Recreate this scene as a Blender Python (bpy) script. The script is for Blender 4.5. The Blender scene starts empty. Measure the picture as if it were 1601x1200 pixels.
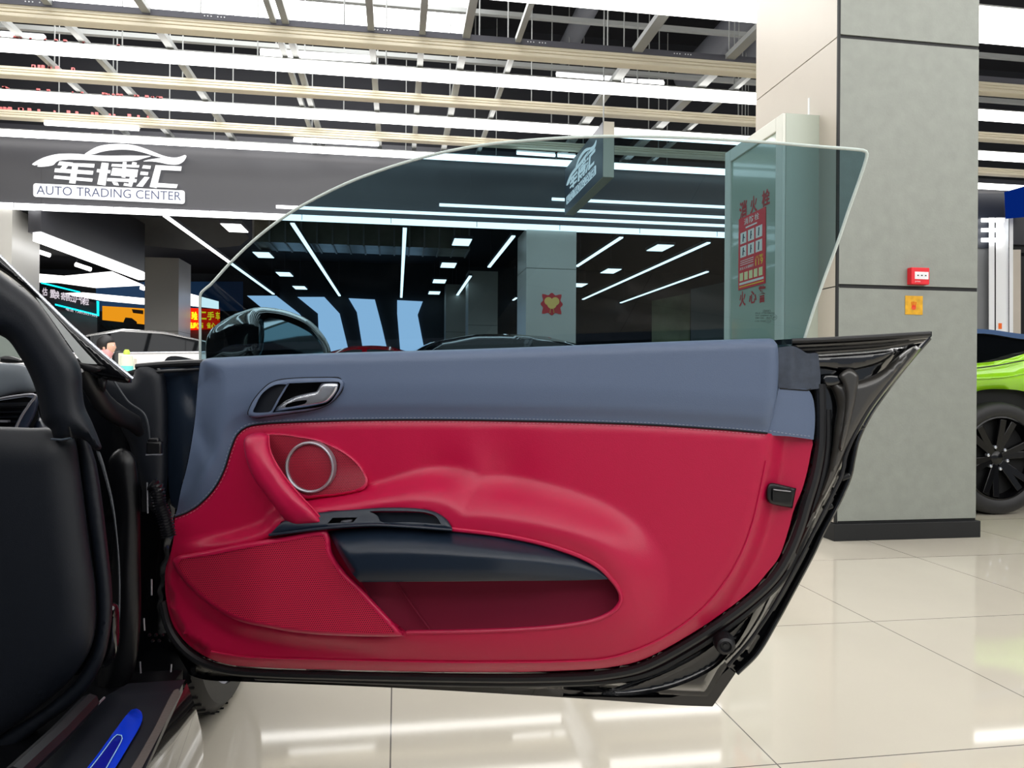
import bpy, bmesh, math, random
import numpy as np
from mathutils import Vector, Matrix
from mathutils.geometry import delaunay_2d_cdt
random.seed(7)
SC = bpy.context.scene
COL = SC.collection

# ------------------------------------------------------------------ camera
F_PX, YAW, ROLL, CAMH = 1150.0, math.radians(8.9), math.radians(0.4), 0.80
FW = Vector((math.sin(YAW), math.cos(YAW), 0))
_r = Vector((math.cos(YAW), -math.sin(YAW), 0)); _u = Vector((0, 0, 1))
RT = math.cos(ROLL)*_r + math.sin(ROLL)*_u
UP = -math.sin(ROLL)*_r + math.cos(ROLL)*_u
CP = Vector((0, 0, CAMH))
cd = bpy.data.cameras.new('camera'); cam = bpy.data.objects.new('camera', cd); COL.objects.link(cam)
cd.sensor_width = 36; cd.lens = F_PX/1601*36; cd.clip_start = .02; cd.clip_end = 200
cam.matrix_world = Matrix(((RT.x, UP.x, -FW.x, 0), (RT.y, UP.y, -FW.y, 0), (RT.z, UP.z, -FW.z, CAMH), (0, 0, 0, 1)))
SC.camera = cam

# ------------------------------------------------------------------ world, light, exposure
w = bpy.data.worlds.new('world'); SC.world = w; w.use_nodes = True
w.node_tree.nodes['Background'].inputs[0].default_value = (.80, .88, 1.0, 1)
w.node_tree.nodes['Background'].inputs[1].default_value = 0.30
SC.view_settings.view_transform = 'Standard'; SC.view_settings.look = 'None'
SC.view_settings.exposure = 0.35; SC.view_settings.gamma = 1.0; SC.view_settings.use_curve_mapping = False
SC.cycles.use_denoising = True
SC.cycles.max_bounces = 8; SC.cycles.transparent_max_bounces = 12
SC.cycles.sample_clamp_indirect = 6
STRIP = 4.6      # emission of the ceiling light rows

# ------------------------------------------------------------------ rays from the photo onto real planes
def ray(x, y): return FW + (float(x)-800.5)/F_PX*RT - (float(y)-600)/F_PX*UP
def onz(x, y, z):
    r = ray(x, y); return CP + r*((float(z)-CAMH)/r.z)
def onY(x, y, Y):
    r = ray(x, y); return CP + r*(float(Y)/r.y)
def onX(x, y, X):
    r = ray(x, y); return CP + r*(float(X)/r.x)
# door plane
DA = math.radians(8.4)
DU = (math.cos(DA)*_r - math.sin(DA)*FW).normalized()
DN = -(math.sin(DA)*_r + math.cos(DA)*FW).normalized()      # towards the camera
D0 = CP + ray(262, 600)*1.28
def onplane(x, y, p, n):
    r = ray(x, y); return CP + r*((p-CP).dot(n)/r.dot(n))
def D(x, y, w=0.0): return onplane(x, y, D0+DN*w, DN)
GT = math.radians(20)
GN = (DN*math.cos(GT) - Vector((0, 0, 1))*math.sin(GT)).normalized()
G0 = D(800, 548, -.035)
def G(x, y, w=0.0): return onplane(x, y, G0+GN*w, GN)
def EY(Y): return lambda x, y, w=0.0: onY(x, y, Y-w)

# ------------------------------------------------------------------ materials
def lin(c):
    return tuple(((v/255)/12.92 if v/255 <= .04045 else ((v/255+.055)/1.055)**2.4) for v in c)
MATS = {}
def mat(name, rgb, rough=.5, metal=0, coat=0, spec=.5, emit=0, bump=0, bscale=200, bdist=.001, var=0, vscale=3, ecol=None):
    if name in MATS: return MATS[name]
    m = bpy.data.materials.new(name); m.use_nodes = True; nt = m.node_tree; b = nt.nodes['Principled BSDF']
    c = lin(rgb)+(1,)
    b.inputs['Base Color'].default_value = c; b.inputs['Roughness'].default_value = rough
    b.inputs['Metallic'].default_value = metal; b.inputs['Coat Weight'].default_value = coat
    b.inputs['Coat Roughness'].default_value = .03
    b.inputs['Specular IOR Level'].default_value = spec
    if emit:
        b.inputs['Emission Color'].default_value = (lin(ecol) if ecol else lin(rgb))+(1,)
        b.inputs['Emission Strength'].default_value = emit
    tc = nt.nodes.new('ShaderNodeTexCoord')
    if bump:
        n = nt.nodes.new('ShaderNodeTexNoise'); n.inputs['Scale'].default_value = bscale; n.inputs['Detail'].default_value = 3
        nt.links.new(tc.outputs['Object'], n.inputs['Vector'])
        bp = nt.nodes.new('ShaderNodeBump'); bp.inputs['Strength'].default_value = bump; bp.inputs['Distance'].default_value = bdist
        nt.links.new(n.outputs['Fac'], bp.inputs['Height']); nt.links.new(bp.outputs['Normal'], b.inputs['Normal'])
    if var:
        n = nt.nodes.new('ShaderNodeTexNoise'); n.inputs['Scale'].default_value = vscale; n.inputs['Detail'].default_value = 5
        nt.links.new(tc.outputs['Object'], n.inputs['Vector'])
        r = nt.nodes.new('ShaderNodeValToRGB'); e = r.color_ramp.elements
        e[0].position = .3; e[1].position = .7
        e[0].color = tuple(v*(1-var) for v in c[:3])+(1,); e[1].color = tuple(min(1, v*(1+var)) for v in c[:3])+(1,)
        nt.links.new(n.outputs['Fac'], r.inputs[0]); nt.links.new(r.outputs[0], b.inputs['Base Color'])
    MATS[name] = m; return m
def glow(name, rgb, s):
    if name in MATS: return MATS[name]
    m = bpy.data.materials.new(name); m.use_nodes = True; nt = m.node_tree; nt.nodes.clear()
    e = nt.nodes.new('ShaderNodeEmission'); o = nt.nodes.new('ShaderNodeOutputMaterial')
    e.inputs[0].default_value = lin(rgb)+(1,); e.inputs[1].default_value = s
    nt.links.new(e.outputs[0], o.inputs[0]); MATS[name] = m; return m
def M_(nt, op, a, b=None):
    n = nt.nodes.new('ShaderNodeMath'); n.operation = op
    for i, v in enumerate((a, b)):
        if v is None: continue
        if isinstance(v, (int, float)): n.inputs[i].default_value = v
        else: nt.links.new(v, n.inputs[i])
    return n.outputs[0]
def tile_mat():
    m = mat('floor_tile', (207, 200, 185), rough=.05, spec=.5, var=.05, vscale=1.2); nt = m.node_tree; b = nt.nodes['Principled BSDF']
    tc = [n for n in nt.nodes if n.type == 'TEX_COORD'][0]
    sp = nt.nodes.new('ShaderNodeSeparateXYZ'); nt.links.new(tc.outputs['Object'], sp.inputs[0])
    def line(o, x0, s, t):
        f = M_(nt, 'FRACT', M_(nt, 'DIVIDE', M_(nt, 'SUBTRACT', o, x0-100*s), s))
        d = M_(nt, 'MINIMUM', f, M_(nt, 'SUBTRACT', 1.0, f))
        return M_(nt, 'LESS_THAN', d, t/s)
    g = M_(nt, 'MAXIMUM', line(sp.outputs[0], .80, .808, .0016), line(sp.outputs[1], 1.45, .834, .0016))
    mx = nt.nodes.new('ShaderNodeMix'); mx.data_type = 'RGBA'
    src = b.inputs['Base Color'].links[0].from_socket
    nt.links.new(g, mx.inputs[0]); nt.links.new(src, mx.inputs[6]); mx.inputs[7].default_value = (.12, .11, .10, 1)
    nt.links.new(mx.outputs[2], b.inputs['Base Color'])
    return m
def perforated(name, rgb, dark, s, rad, rough=.45):
    m = mat(name, rgb, rough=rough); nt = m.node_tree; b = nt.nodes['Principled BSDF']
    uv = nt.nodes.new('ShaderNodeUVMap'); uv.uv_map = 'uv'
    sp = nt.nodes.new('ShaderNodeSeparateXYZ'); nt.links.new(uv.outputs[0], sp.inputs[0])
    v = M_(nt, 'DIVIDE', sp.outputs[1], s*.866); row = M_(nt, 'FLOOR', v)
    off = M_(nt, 'MULTIPLY', M_(nt, 'MODULO', M_(nt, 'ADD', row, 1000), 2), .5)
    fx = M_(nt, 'SUBTRACT', M_(nt, 'FRACT', M_(nt, 'ADD', M_(nt, 'DIVIDE', sp.outputs[0], s), off)), .5)
    fy = M_(nt, 'SUBTRACT', M_(nt, 'FRACT', v), .5)
    d = M_(nt, 'SQRT', M_(nt, 'ADD', M_(nt, 'MULTIPLY', fx, fx), M_(nt, 'MULTIPLY', fy, fy)))
    k = M_(nt, 'LESS_THAN', d, rad)
    mx = nt.nodes.new('ShaderNodeMix'); mx.data_type = 'RGBA'; nt.links.new(k, mx.inputs[0])
    mx.inputs[6].default_value = lin(rgb)+(1,); mx.inputs[7].default_value = lin(dark)+(1,)
    nt.links.new(mx.outputs[2], b.inputs['Base Color'])
    bp = nt.nodes.new('ShaderNodeBump'); bp.invert = True; bp.inputs['Strength'].default_value = .6; bp.inputs['Distance'].default_value = .0008
    nt.links.new(k, bp.inputs['Height']); nt.links.new(bp.outputs[0], b.inputs['Normal'])
    return m
def tint_glass(name, tint, ior=1.45, boost=1.0, rough=0.0):
    if name in MATS: return MATS[name]
    m = bpy.data.materials.new(name); m.use_nodes = True; nt = m.node_tree; nt.nodes.clear()
    o = nt.nodes.new('ShaderNodeOutputMaterial'); t = nt.nodes.new('ShaderNodeBsdfTransparent'); g = nt.nodes.new('ShaderNodeBsdfGlossy')
    f = nt.nodes.new('ShaderNodeFresnel'); f.inputs[0].default_value = ior; x = nt.nodes.new('ShaderNodeMixShader')
    t.inputs[0].default_value = tuple(tint)+(1,); g.inputs['Roughness'].default_value = rough
    nt.links.new(M_(nt, 'MULTIPLY', f.outputs[0], boost), x.inputs[0]); nt.links.new(t.outputs[0], x.inputs[1]); nt.links.new(g.outputs[0], x.inputs[2])
    nt.links.new(x.outputs[0], o.inputs[0]); MATS[name] = m; return m

SLATE = mat('slate_leather', (95, 110, 137), rough=.44, bump=.35, bscale=900, bdist=.0006)
RED = mat('crimson_leather', (188, 17, 66), rough=.36, bump=.25, bscale=700, bdist=.0006)
RED2 = mat('crimson_moulding', (190, 21, 70), rough=.34)
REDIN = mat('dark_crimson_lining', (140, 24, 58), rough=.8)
PERF = perforated('perforated_crimson', (206, 34, 72), (40, 3, 14), .0036, .31)
PERF2 = perforated('tweeter_mesh', (170, 36, 60), (40, 6, 16), .0030, .32)
CHAR = mat('charcoal_soft_plastic', (25, 36, 51), rough=.33, bump=.15, bscale=600, bdist=.0005)
NAVY = mat('dark_trim', (12, 18, 28), rough=.5, bump=.2, bscale=700, bdist=.0005)
BLK = mat('black_plastic', (8, 9, 13), rough=.35)
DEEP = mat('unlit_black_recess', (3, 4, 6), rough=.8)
RUB = mat('black_rubber', (26, 27, 30), rough=.42)
RUBD = mat('dusty_rubber', (62, 70, 84), rough=.6, var=.25, vscale=60)
PAINT = mat('gloss_black_paint', (9, 10, 13), rough=.12, coat=1.0)
SHEENPAINT = mat('black_paint_grey_sheen', (58, 56, 53), rough=.33, coat=.8)  # black paint with its reflected grey sheen put into the base colour
CHROME = mat('brushed_chrome', (218, 222, 232), rough=.26, metal=.85)
SATIN = mat('satin_silver', (168, 168, 176), rough=.35, metal=.6)
BLUE = mat('blue_protective_film', (8, 60, 225), rough=.25, coat=.6)
STW = mat('pale_thread', (150, 156, 172), rough=.7)
STR = mat('pink_thread', (214, 120, 140), rough=.7)
TYRE = mat('tyre_rubber', (28, 28, 30), rough=.55)
WALLG = mat('far_dark_wall', (30, 38, 48), rough=.6, var=.15)
METAL = mat('grey_steel', (150, 152, 150), rough=.45, metal=.3)
CREAM = mat('cream_ribbed_aluminium', (222, 213, 190), rough=.5)
DARKM = mat('dark_steel', (78, 78, 86), rough=.5)
STRIPM = glow('light_row_diffuser', (255, 253, 250), STRIP)
WHITEP = mat('white_plastic', (228, 230, 232), rough=.4)

# ------------------------------------------------------------------ mesh helpers
def link(o, parent=None):
    COL.objects.link(o)
    if parent is not None: o.parent = parent
    return o
def tag(o, label=None, cat=None, group=None, kind=None):
    if label: o['label'] = label
    if cat: o['category'] = cat
    if group: o['group'] = group
    if kind: o['kind'] = kind
    return o
def empty(name, loc, label, cat, group=None):
    o = bpy.data.objects.new(name, None); o.empty_display_size = .1; o.location = loc; link(o)
    return tag(o, label, cat, group)
def mk(name, vs, fs, m, parent=None, smooth=True, ang=40, uvs=None):
    me = bpy.data.meshes.new(name); me.from_pydata([tuple(v) for v in vs], [], fs); me.materials.append(m)
    if uvs is not None:
        ul = me.uv_layers.new(name='uv')
        for l in me.loops: ul.data[l.index].uv = uvs[l.vertex_index]
    bm = bmesh.new(); bm.from_mesh(me)
    bmesh.ops.recalc_face_normals(bm, faces=bm.faces); bm.to_mesh(me); bm.free()
    if smooth:
        for p in me.polygons: p.use_smooth = True
        me.set_sharp_from_angle(angle=math.radians(ang))
    o = bpy.data.objects.new(name, me)
    if parent is not None:
        o.parent = parent
        if parent.type == 'EMPTY' or True:
            o.matrix_parent_inverse = world(parent).inverted()
    COL.objects.link(o)
    return o
def world(o):
    m = o.matrix_basis.copy()
    if o.parent is not None: m = world(o.parent) @ o.matrix_parent_inverse @ m
    return m
class MB:
    def __init__(s): s.v = []; s.f = []
    def add(s, vs, fs):
        n = len(s.v); s.v += [Vector(v) for v in vs]; s.f += [[i+n for i in f] for f in fs]; return s
    def box(s, a, b):
        x0, y0, z0 = a; x1, y1, z1 = b
        return s.add([(x0,y0,z0),(x1,y0,z0),(x1,y1,z0),(x0,y1,z0),(x0,y0,z1),(x1,y0,z1),(x1,y1,z1),(x0,y1,z1)],
                     [(0,3,2,1),(4,5,6,7),(0,1,5,4),(1,2,6,5),(2,3,7,6),(3,0,4,7)])
    def bar(s, p, q, w, h=None, up=(0, 0, 1)):
        p = Vector(p); q = Vector(q); h = h or w; d = (q-p).normalized(); up = Vector(up)
        if abs(d.dot(up)) > .98: up = Vector((1, 0, 0))
        a = d.cross(up).normalized()*w/2; b = a.cross(d).normalized()*h/2
        vs = [p-a-b, p+a-b, p+a+b, p-a+b, q-a-b, q+a-b, q+a+b, q-a+b]
        return s.add(vs, [(0,3,2,1),(4,5,6,7),(0,1,5,4),(1,2,6,5),(2,3,7,6),(3,0,4,7)])
    def tube(s, pts, r, n=10, cap=True):
        pts = [Vector(p) for p in pts]; R = r if isinstance(r, (list, tuple)) else [r]*len(pts)
        base = len(s.v); prev = None; N = len(pts)
        for i, p in enumerate(pts):
            t = (pts[min(i+1, N-1)]-pts[max(i-1, 0)]).normalized()
            if prev is None:
                a = t.orthogonal().normalized()
            else:
                a = (prev - t*prev.dot(t)); a = a.normalized() if a.length > 1e-6 else t.orthogonal().normalized()
            prev = a; b = t.cross(a)
            for k in range(n):
                th = 2*math.pi*k/n; s.v.append(p + (a*math.cos(th)+b*math.sin(th))*R[i])
        for i in range(N-1):
            for k in range(n):
                a0 = base+i*n+k; a1 = base+i*n+(k+1) % n; s.f.append([a0, a1, a1+n, a0+n])
        if cap:
            s.f.append([base+k for k in range(n)][::-1]); s.f.append([base+(N-1)*n+k for k in range(n)])
        return s
    def lathe(s, prof, c, ax, n=32, closed=False):
        # prof: list of (r, h) ; around axis ax through c
        ax = Vector(ax).normalized(); a = ax.orthogonal().normalized(); b = ax.cross(a); base = len(s.v); c = Vector(c)
        for r, h in prof:
            for k in range(n):
                th = 2*math.pi*k/n; s.v.append(c+ax*h+(a*math.cos(th)+b*math.sin(th))*r)
        m = len(prof)
        for i in range(m-1 if not closed else m):
            for k in range(n):
                i2 = (i+1) % m
                s.f.append([base+i*n+k, base+i*n+(k+1) % n, base+i2*n+(k+1) % n, base+i2*n+k])
        return s
    def build(s, name, m, parent=None, smooth=True, ang=40, bevel=0):
        o = mk(name, s.v, s.f, m, parent, smooth, ang)
        if bevel:
            md = o.modifiers.new('bevel', 'BEVEL'); md.width = bevel; md.segments = 2; md.limit_method = 'ANGLE'
        return o
def spline(pts, closed=False, step=6.0):
    P = [Vector(p[:2]) for p in pts]; n = len(P); out = []
    rng = range(n if closed else n-1)
    for i in rng:
        p1 = P[i]; p2 = P[(i+1) % n]
        if (p2-p1).length < 1e-6: continue
        p0 = P[(i-1) % n] if (closed or i > 0) else p1; p3 = P[(i+2) % n] if (closed or i+2 < n) else p2
        L = (p2-p1).length; t1 = p2-p0; t2 = p3-p1
        l0 = max((p1-p0).length, 1e-6); l2 = max((p3-p2).length, 1e-6)
        t1 = t1/(l0+L)*L if (p1-p0).length > 1e-6 else (p2-p1); t2 = t2/(l2+L)*L if (p3-p2).length > 1e-6 else (p2-p1)
        k = max(1, int(round(L/step)))
        for j in range(k):
            t = j/k
            h = (2*t**3-3*t*t+1)*p1+(t**3-2*t*t+t)*t1+(-2*t**3+3*t*t)*p2+(t**3-t*t)*t2
            out.append((h.x, h.y))
    if not closed: out.append((P[-1].x, P[-1].y))
    return out
def inside(P, poly):
    P = np.asarray(P, float); x, y = P[:, 0], P[:, 1]; q = np.asarray(poly, float); r = np.zeros(len(P), bool)
    for i in range(len(q)):
        x1, y1 = q[i-1]; x2, y2 = q[i]
        if y1 == y2: continue
        c = ((y1 > y) != (y2 > y)) & (x < (x2-x1)*(y-y1)/(y2-y1)+x1); r ^= c
    return r
def dist(P, path, closed=True):
    P = np.asarray(P, float); q = np.asarray(path, float); d = np.full(len(P), 1e9)
    for i in range(0 if closed else 1, len(q)):
        a = q[i-1]; b = q[i]; ab = b-a; L = (ab**2).sum()
        if L < 1e-9: continue
        t = np.clip(((P-a)@ab)/L, 0, 1); d = np.minimum(d, np.hypot(*(P-(a+t[:, None]*ab)).T))
    return d
def sm(t):
    t = np.clip(t, 0, 1); return t*t*(3-2*t)
def patch(name, outline, mapf, m, parent=None, wf=None, holes=(), sp=8.0, thick=.004, ang=50, rings=None):
    if rings is None: rings = (1.5, 3.5, 6.0) if callable(wf) and sp < 12 else ()
    outline = [tuple(p) for p in outline]; holes = [[tuple(p) for p in h] for h in holes]
    q = np.asarray(outline)
    xs = np.arange(q[:, 0].min(), q[:, 0].max(), sp); ys = np.arange(q[:, 1].min(), q[:, 1].max(), sp*.87)
    ringpts = []
    if rings:
        for poly in [outline]+holes:
            Q = np.asarray(poly, float); T = np.roll(Q, -1, 0)-np.roll(Q, 1, 0); T /= np.hypot(T[:, 0], T[:, 1])[:, None]+1e-9; Nn = np.c_[-T[:, 1], T[:, 0]]
            for rr_ in rings:
                for s_ in (1, -1):
                    C_ = Q+Nn*rr_*s_
                    kk = inside(C_, outline) & (dist(C_, outline) > rr_*.93)
                    for h in holes: kk &= ~inside(C_, h) & (dist(C_, h) > rr_*.93)
                    ringpts += [tuple(c) for c in C_[kk]]
    lim = max(sp*.45, (rings[-1]+sp*.35) if rings else 0)
    pts = np.array([(x+(sp/2 if j % 2 else 0), y) for j, y in enumerate(ys) for x in xs]).reshape(-1, 2)
    if len(pts):
        k = inside(pts, outline) & (dist(pts, outline) > lim)
        for h in holes: k &= ~inside(pts, h) & (dist(pts, h) > lim)
        pts = pts[k]
    V = [Vector(p) for p in outline]; Ed = [(i, (i+1) % len(outline)) for i in range(len(outline))]
    for h in holes:
        n = len(V); V += [Vector(p) for p in h]; Ed += [(n+i, n+(i+1) % len(h)) for i in range(len(h))]
    V += [Vector(p) for p in pts]+[Vector(p) for p in ringpts]
    r = delaunay_2d_cdt(V, Ed, [], 0, 1e-4)
    ov = np.array([tuple(v) for v in r[0]]); tri = [tuple(f) for f in r[2]]
    cen = np.array([ov[list(f)].mean(0) for f in tri]); ok = inside(cen, outline)
    for h in holes: ok &= ~inside(cen, h)
    tri = [t for t, o in zip(tri, ok) if o]
    W = wf(ov) if callable(wf) else np.full(len(ov), float(wf or 0))
    vs = [mapf(p[0], p[1], float(ww)) for p, ww in zip(ov, W)]
    ve = [mapf(p[0], p[1], 0.0) for p in ov]
    uvs = [((v-D0).dot(DU), v.z) for v in ve]
    fs = [list(t) for t in tri]
    if thick:
        n = len(vs)
        nn = None
        back = [mapf(p[0], p[1], float(ww)-thick) for p, ww in zip(ov, W)]
        vs = vs+back; uvs = uvs+uvs
        cnt = {}
        for t in tri:
            for a, b in ((t[0], t[1]), (t[1], t[2]), (t[2], t[0])):
                cnt[(min(a, b), max(a, b))] = cnt.get((min(a, b), max(a, b)), 0)+1
        fs += [[i+n for i in t[::-1]] for t in tri]
        fs += [[a, b, b+n, a+n] for (a, b), c in cnt.items() if c == 1]
    return mk(name, vs, fs, m, parent, True, ang, uvs)
def pillow(outline, base, h, r, closed=True):
    def f(P):
        d = np.clip(dist(P, outline)/r, 0, 1); return base + h*np.sqrt(np.clip(1-(1-d)**2, 0, 1))
    return f
def text(body, name, m, org, ux, uz, wid, hei, parent=None, off=0.0, ext=.001, keep=False):
    cu = bpy.data.curves.new('t', 'FONT'); cu.body = body; cu.size = 1; cu.offset = off; cu.resolution_u = 3
    o = bpy.data.objects.new('t', cu); COL.objects.link(o)
    dg = bpy.context.evaluated_depsgraph_get(); dg.update()
    me = bpy.data.meshes.new_from_object(o.evaluated_get(dg)); COL.objects.unlink(o); bpy.data.objects.remove(o)
    if not len(me.vertices): return None
    c = np.array([v.co for v in me.vertices]); lo = c.min(0); hi = c.max(0); s = hi-lo
    ux = Vector(ux).normalized(); uz = Vector(uz).normalized(); n = ux.cross(uz); org = Vector(org)
    vs = [org+ux*((v[0]-lo[0])/s[0]*wid)+uz*((v[1]-lo[1])/s[1]*hei)+n*ext for v in c]
    fs = [list(p.vertices) for p in me.polygons]
    return mk(name, vs, fs, m, parent, False)
def rect(x0, y0, x1, y1): return [(x0, y0), (x1, y0), (x1, y1), (x0, y1)]
def rrect(x0, y0, x1, y1, r, n=4):
    out = []
    for cx, cy, a in ((x1-r, y0+r, -90), (x1-r, y1-r, 0), (x0+r, y1-r, 90), (x0+r, y0+r, 180)):
        for i in range(n+1):
            t = math.radians(a+90*i/n); out.append((cx+r*math.cos(t), cy+r*math.sin(t)))
    return out

# ================================================================== SETTING
o = MB().box((-14, -8, -.1), (16, 30, 0)).build('floor', tile_mat(), smooth=False); tag(o, 'glossy cream tiled showroom floor', kind='structure')
CEIL = mat('dark_ceiling_paint', (11, 12, 20), rough=.8, var=.3, vscale=.6)
o = MB().box((-14, -8, 5.9), (16, 11.5, 6.0)).build('ceiling', CEIL, smooth=False); tag(o, 'dark open ceiling of the hall', kind='structure')
o = MB().box((-14, 10.8, 4.15), (16, 24, 4.25)).build('ceiling', CEIL, smooth=False); tag(o, 'dark ceiling of the room behind the fascia', kind='structure')
FY = 10.4
FASC = mat('fascia_panel', (52, 52, 57), rough=.36, spec=.5, var=.1, vscale=.5)
p0 = onY(0, 323, FY).z-.0; 
o = MB().box((-14, FY, 3.09), (12, FY+.25, 4.12)).build('trim_1', FASC, smooth=False)
tag(o, 'long dark grey fascia bulkhead across the hall', kind='structure')
BW = 21.0
o = MB().box((-14, FY+.1, 4.12), (12, FY+.3, 5.9)).build('wall_front', CEIL, smooth=False); tag(o, 'dark wall above the fascia', kind='structure')
o = MB().box((-14, BW+3, 0), (-3.0, BW+3.2, 6)).box((-3.2, BW, 0), (14, BW+.2, 4.15)).build('wall_back', WALLG, smooth=False); tag(o, 'dark back wall of the far room', kind='structure')
o = MB().box((-14.2, -8, 0), (-14, 24, 6)).build('wall_left', WALLG, smooth=False); tag(o, 'dark left wall', kind='structure')
o = MB().box((14, -8, 0), (14.2, 24, 6)).build('wall_right', WALLG, smooth=False); tag(o, 'dark right wall', kind='structure')

# ---- ceiling light rows (along X). bottoms measured at photo x = 0
ZS = .8+3.33*10.22/onz(0, 212, 4.13).y
rows = [(29, 'cream', 25), (80, 'white', 20), (123, 'cream', 18), (160, 'white', 16), (189, 'cream', 15), (212, 'white', 11)]
Ys = [onz(0, b, ZS).y for b, _, _ in rows]
Ys = [Ys[0]+(Ys[5]-Ys[0]-.02)*i/5 for i in range(6)]
DY = Ys[1]-Ys[0]
names = ['first', 'second', 'third', 'fourth', 'fifth', 'sixth']
def light_row(Y, x0, x1, label, h=.13, wd=.10, emi=STRIPM):
    t = empty('ceiling_light', (x0, Y, ZS+h), label, 'ceiling light', 'lit rows of the slatted ceiling')
    MB().box((x0, Y-wd/2+.006, ZS), (x1, Y+wd/2-.006, ZS+h)).build('diffuser', emi, t, False)
    MB().box((x0, Y-wd/2, ZS+h), (x1, Y+wd/2, ZS+h+.012)).build('housing', METAL, t, False)
    return t
def baffle_row(Y, x0, x1, label, h=.15, dark=False):
    t = empty('ceiling_baffle', (x0, Y, ZS+h), label, 'ceiling baffle', 'unlit cream rows of the slatted ceiling')
    b = MB(); wd = .12
    prof = [(-wd/2, h), (-wd/2, h*.74), (-wd/2+.012, h*.70), (-wd/2, h*.62), (-wd/2, h*.44), (-wd/2+.012, h*.40), (-wd/2, h*.32), (-wd/2, h*.06), (-wd/2+.01, 0), (wd/2-.01, 0), (wd/2, h*.06), (wd/2, h)]
    vs = [(x0, Y+a, ZS+z) for a, z in prof]+[(x1, Y+a, ZS+z) for a, z in prof]; n = len(prof)
    b.add(vs, [[i, (i+1) % n, n+(i+1) % n, n+i] for i in range(n)]+[list(range(n))[::-1], list(range(n, 2*n))])
    b.build('ribbed_channel', CREAM, t, False)
    if dark:
        c = MB().box((x0, Y-wd/2-.012, ZS+h), (x1, Y+wd/2, ZS+h+.055)).build('top_rail', DARKM, t, False)
        k = MB()
        for X in np.arange(-4.6, 5.5, 1.45):
            for j in range(7):
                if j != 3: k.lathe([(0, 0), (.006, 0), (.006, .003), (0, .003)], (X+j*.028, Y-wd/2-.0125, ZS+h+.03), (0, -1, 0), 6)
        k.build('rail_holes', WHITEP, t, False)['kind'] = 'stuff'
    return t
for i, (b, kind, hp) in enumerate(rows):
    if kind == 'white': light_row(Ys[i], -9, 12, f'long glowing white ceiling light row, {["nearest","middle","farthest"][i//2]} of three crossing the whole view', h=(.095, .092, .067)[i//2])
    else: baffle_row(Ys[i], -9, 12, ['cream ribbed ceiling baffle under a dark perforated rail, nearest of the rows', 'cream ribbed ceiling baffle between the nearest and middle glowing rows', 'cream ribbed ceiling baffle between the middle and farthest glowing rows'][i//2], h=(.10, .09, .088)[i//2], dark=(i == 0))
# rows go on unseen over and behind the camera, alternate ones added as fill
Y = onz(1183, 37, ZS).y-.21
wide = light_row(Y, -9, 12, 'broad bright white ceiling panel row at the top edge, left of the pillar top', h=.10, wd=.42)
for k in range(2, 21):
    Y = Ys[0]-DY*k
    if k % 2 == 1 or k > 2: light_row(Y, -9, 12, 'glowing white ceiling light row above and behind the viewer, every other one added as fill')
# skylight-like luminous box above the rows
a = onz(133, 0, 5.3); b2 = onz(735, 0, 5.3); yb = onz(500, 62, 5.3).y
t = empty('ceiling_light', (a.x, 7, 5.3), 'large glowing white ceiling box above the dark perforated rail', 'ceiling light')
MB().box((a.x-.6, 5.2, 5.3), (b2.x, yb, 5.33)).build('diffuser', glow('box_diffuser', (255, 255, 255), 4), t, False)
MB().box((a.x-.63, 5.17, 5.33), (b2.x+.03, yb+.03, 5.42)).build('housing', METAL, t, False)
# carriers along Y just above the rows
for i, (x, y, wd) in enumerate([(88, 95, .05), (175, 100, .06), (300, 110, .07), (465, 130, .05), (480, 130, .06), (588, 140, .06), (653, 140, .06), (708, 150, .07), (775, 150, .05), (933, 155, .10), (1058, 160, .10), (1100, 170, .05)]):
    p = onz(x, y, ZS+.22)
    o = MB().box((p.x-wd/2, 6.0, ZS+.115), (p.x+wd/2, 10.35, ZS+.165)).build('ceiling_rail', METAL, smooth=False)
    tag(o, 'grey steel carrier rail running away above the ceiling rows', 'rail', 'carrier rails above the ceiling rows')
for yy, zz in ((onz(100, 50, 4.62).y, 4.62), (onz(1000, 42, 5.0).y, 5.0)):
    o = MB().box((-9, yy, zz), (9, yy+.06, zz+.05)).build('ceiling_rail', METAL, smooth=False)
    tag(o, 'grey steel cross rail running level above the ceiling rows', 'rail', 'cross rails above the ceiling rows')
for i, Y in enumerate(Ys):
    for X in np.arange(-5.5+.37*i, 7, 1.25):
        o = MB().tube([(X, Y, ZS+.06), (X, Y, 5.9)], .007, 6).build('hanger_rod', METAL)
        tag(o, 'thin steel rod hanging from the dark ceiling to a row', 'rod', 'thin hanger rods of the slatted ceiling')
# round ducts overhead
DUCT = mat('painted_duct', (110, 112, 120), rough=.5)
for x, y, z, r in ((1140, 50, 5.3, .17), (1180, 70, 5.5, .16), (905, 40, 5.5, .13)):
    p = onz(x, y, z)
    o = MB().tube([(p.x, 6.2, z), (p.x, 7.5, z), (p.x, 9, z), (p.x, 10.3, z)], r, 20).build('air_duct', DUCT)
    tag(o, {1140: 'thick round grey air duct beside the pillar top', 1180: 'round grey air duct half hidden by the pillar', 905: 'thin round grey air duct left of the thick one'}[x], 'duct')
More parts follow.
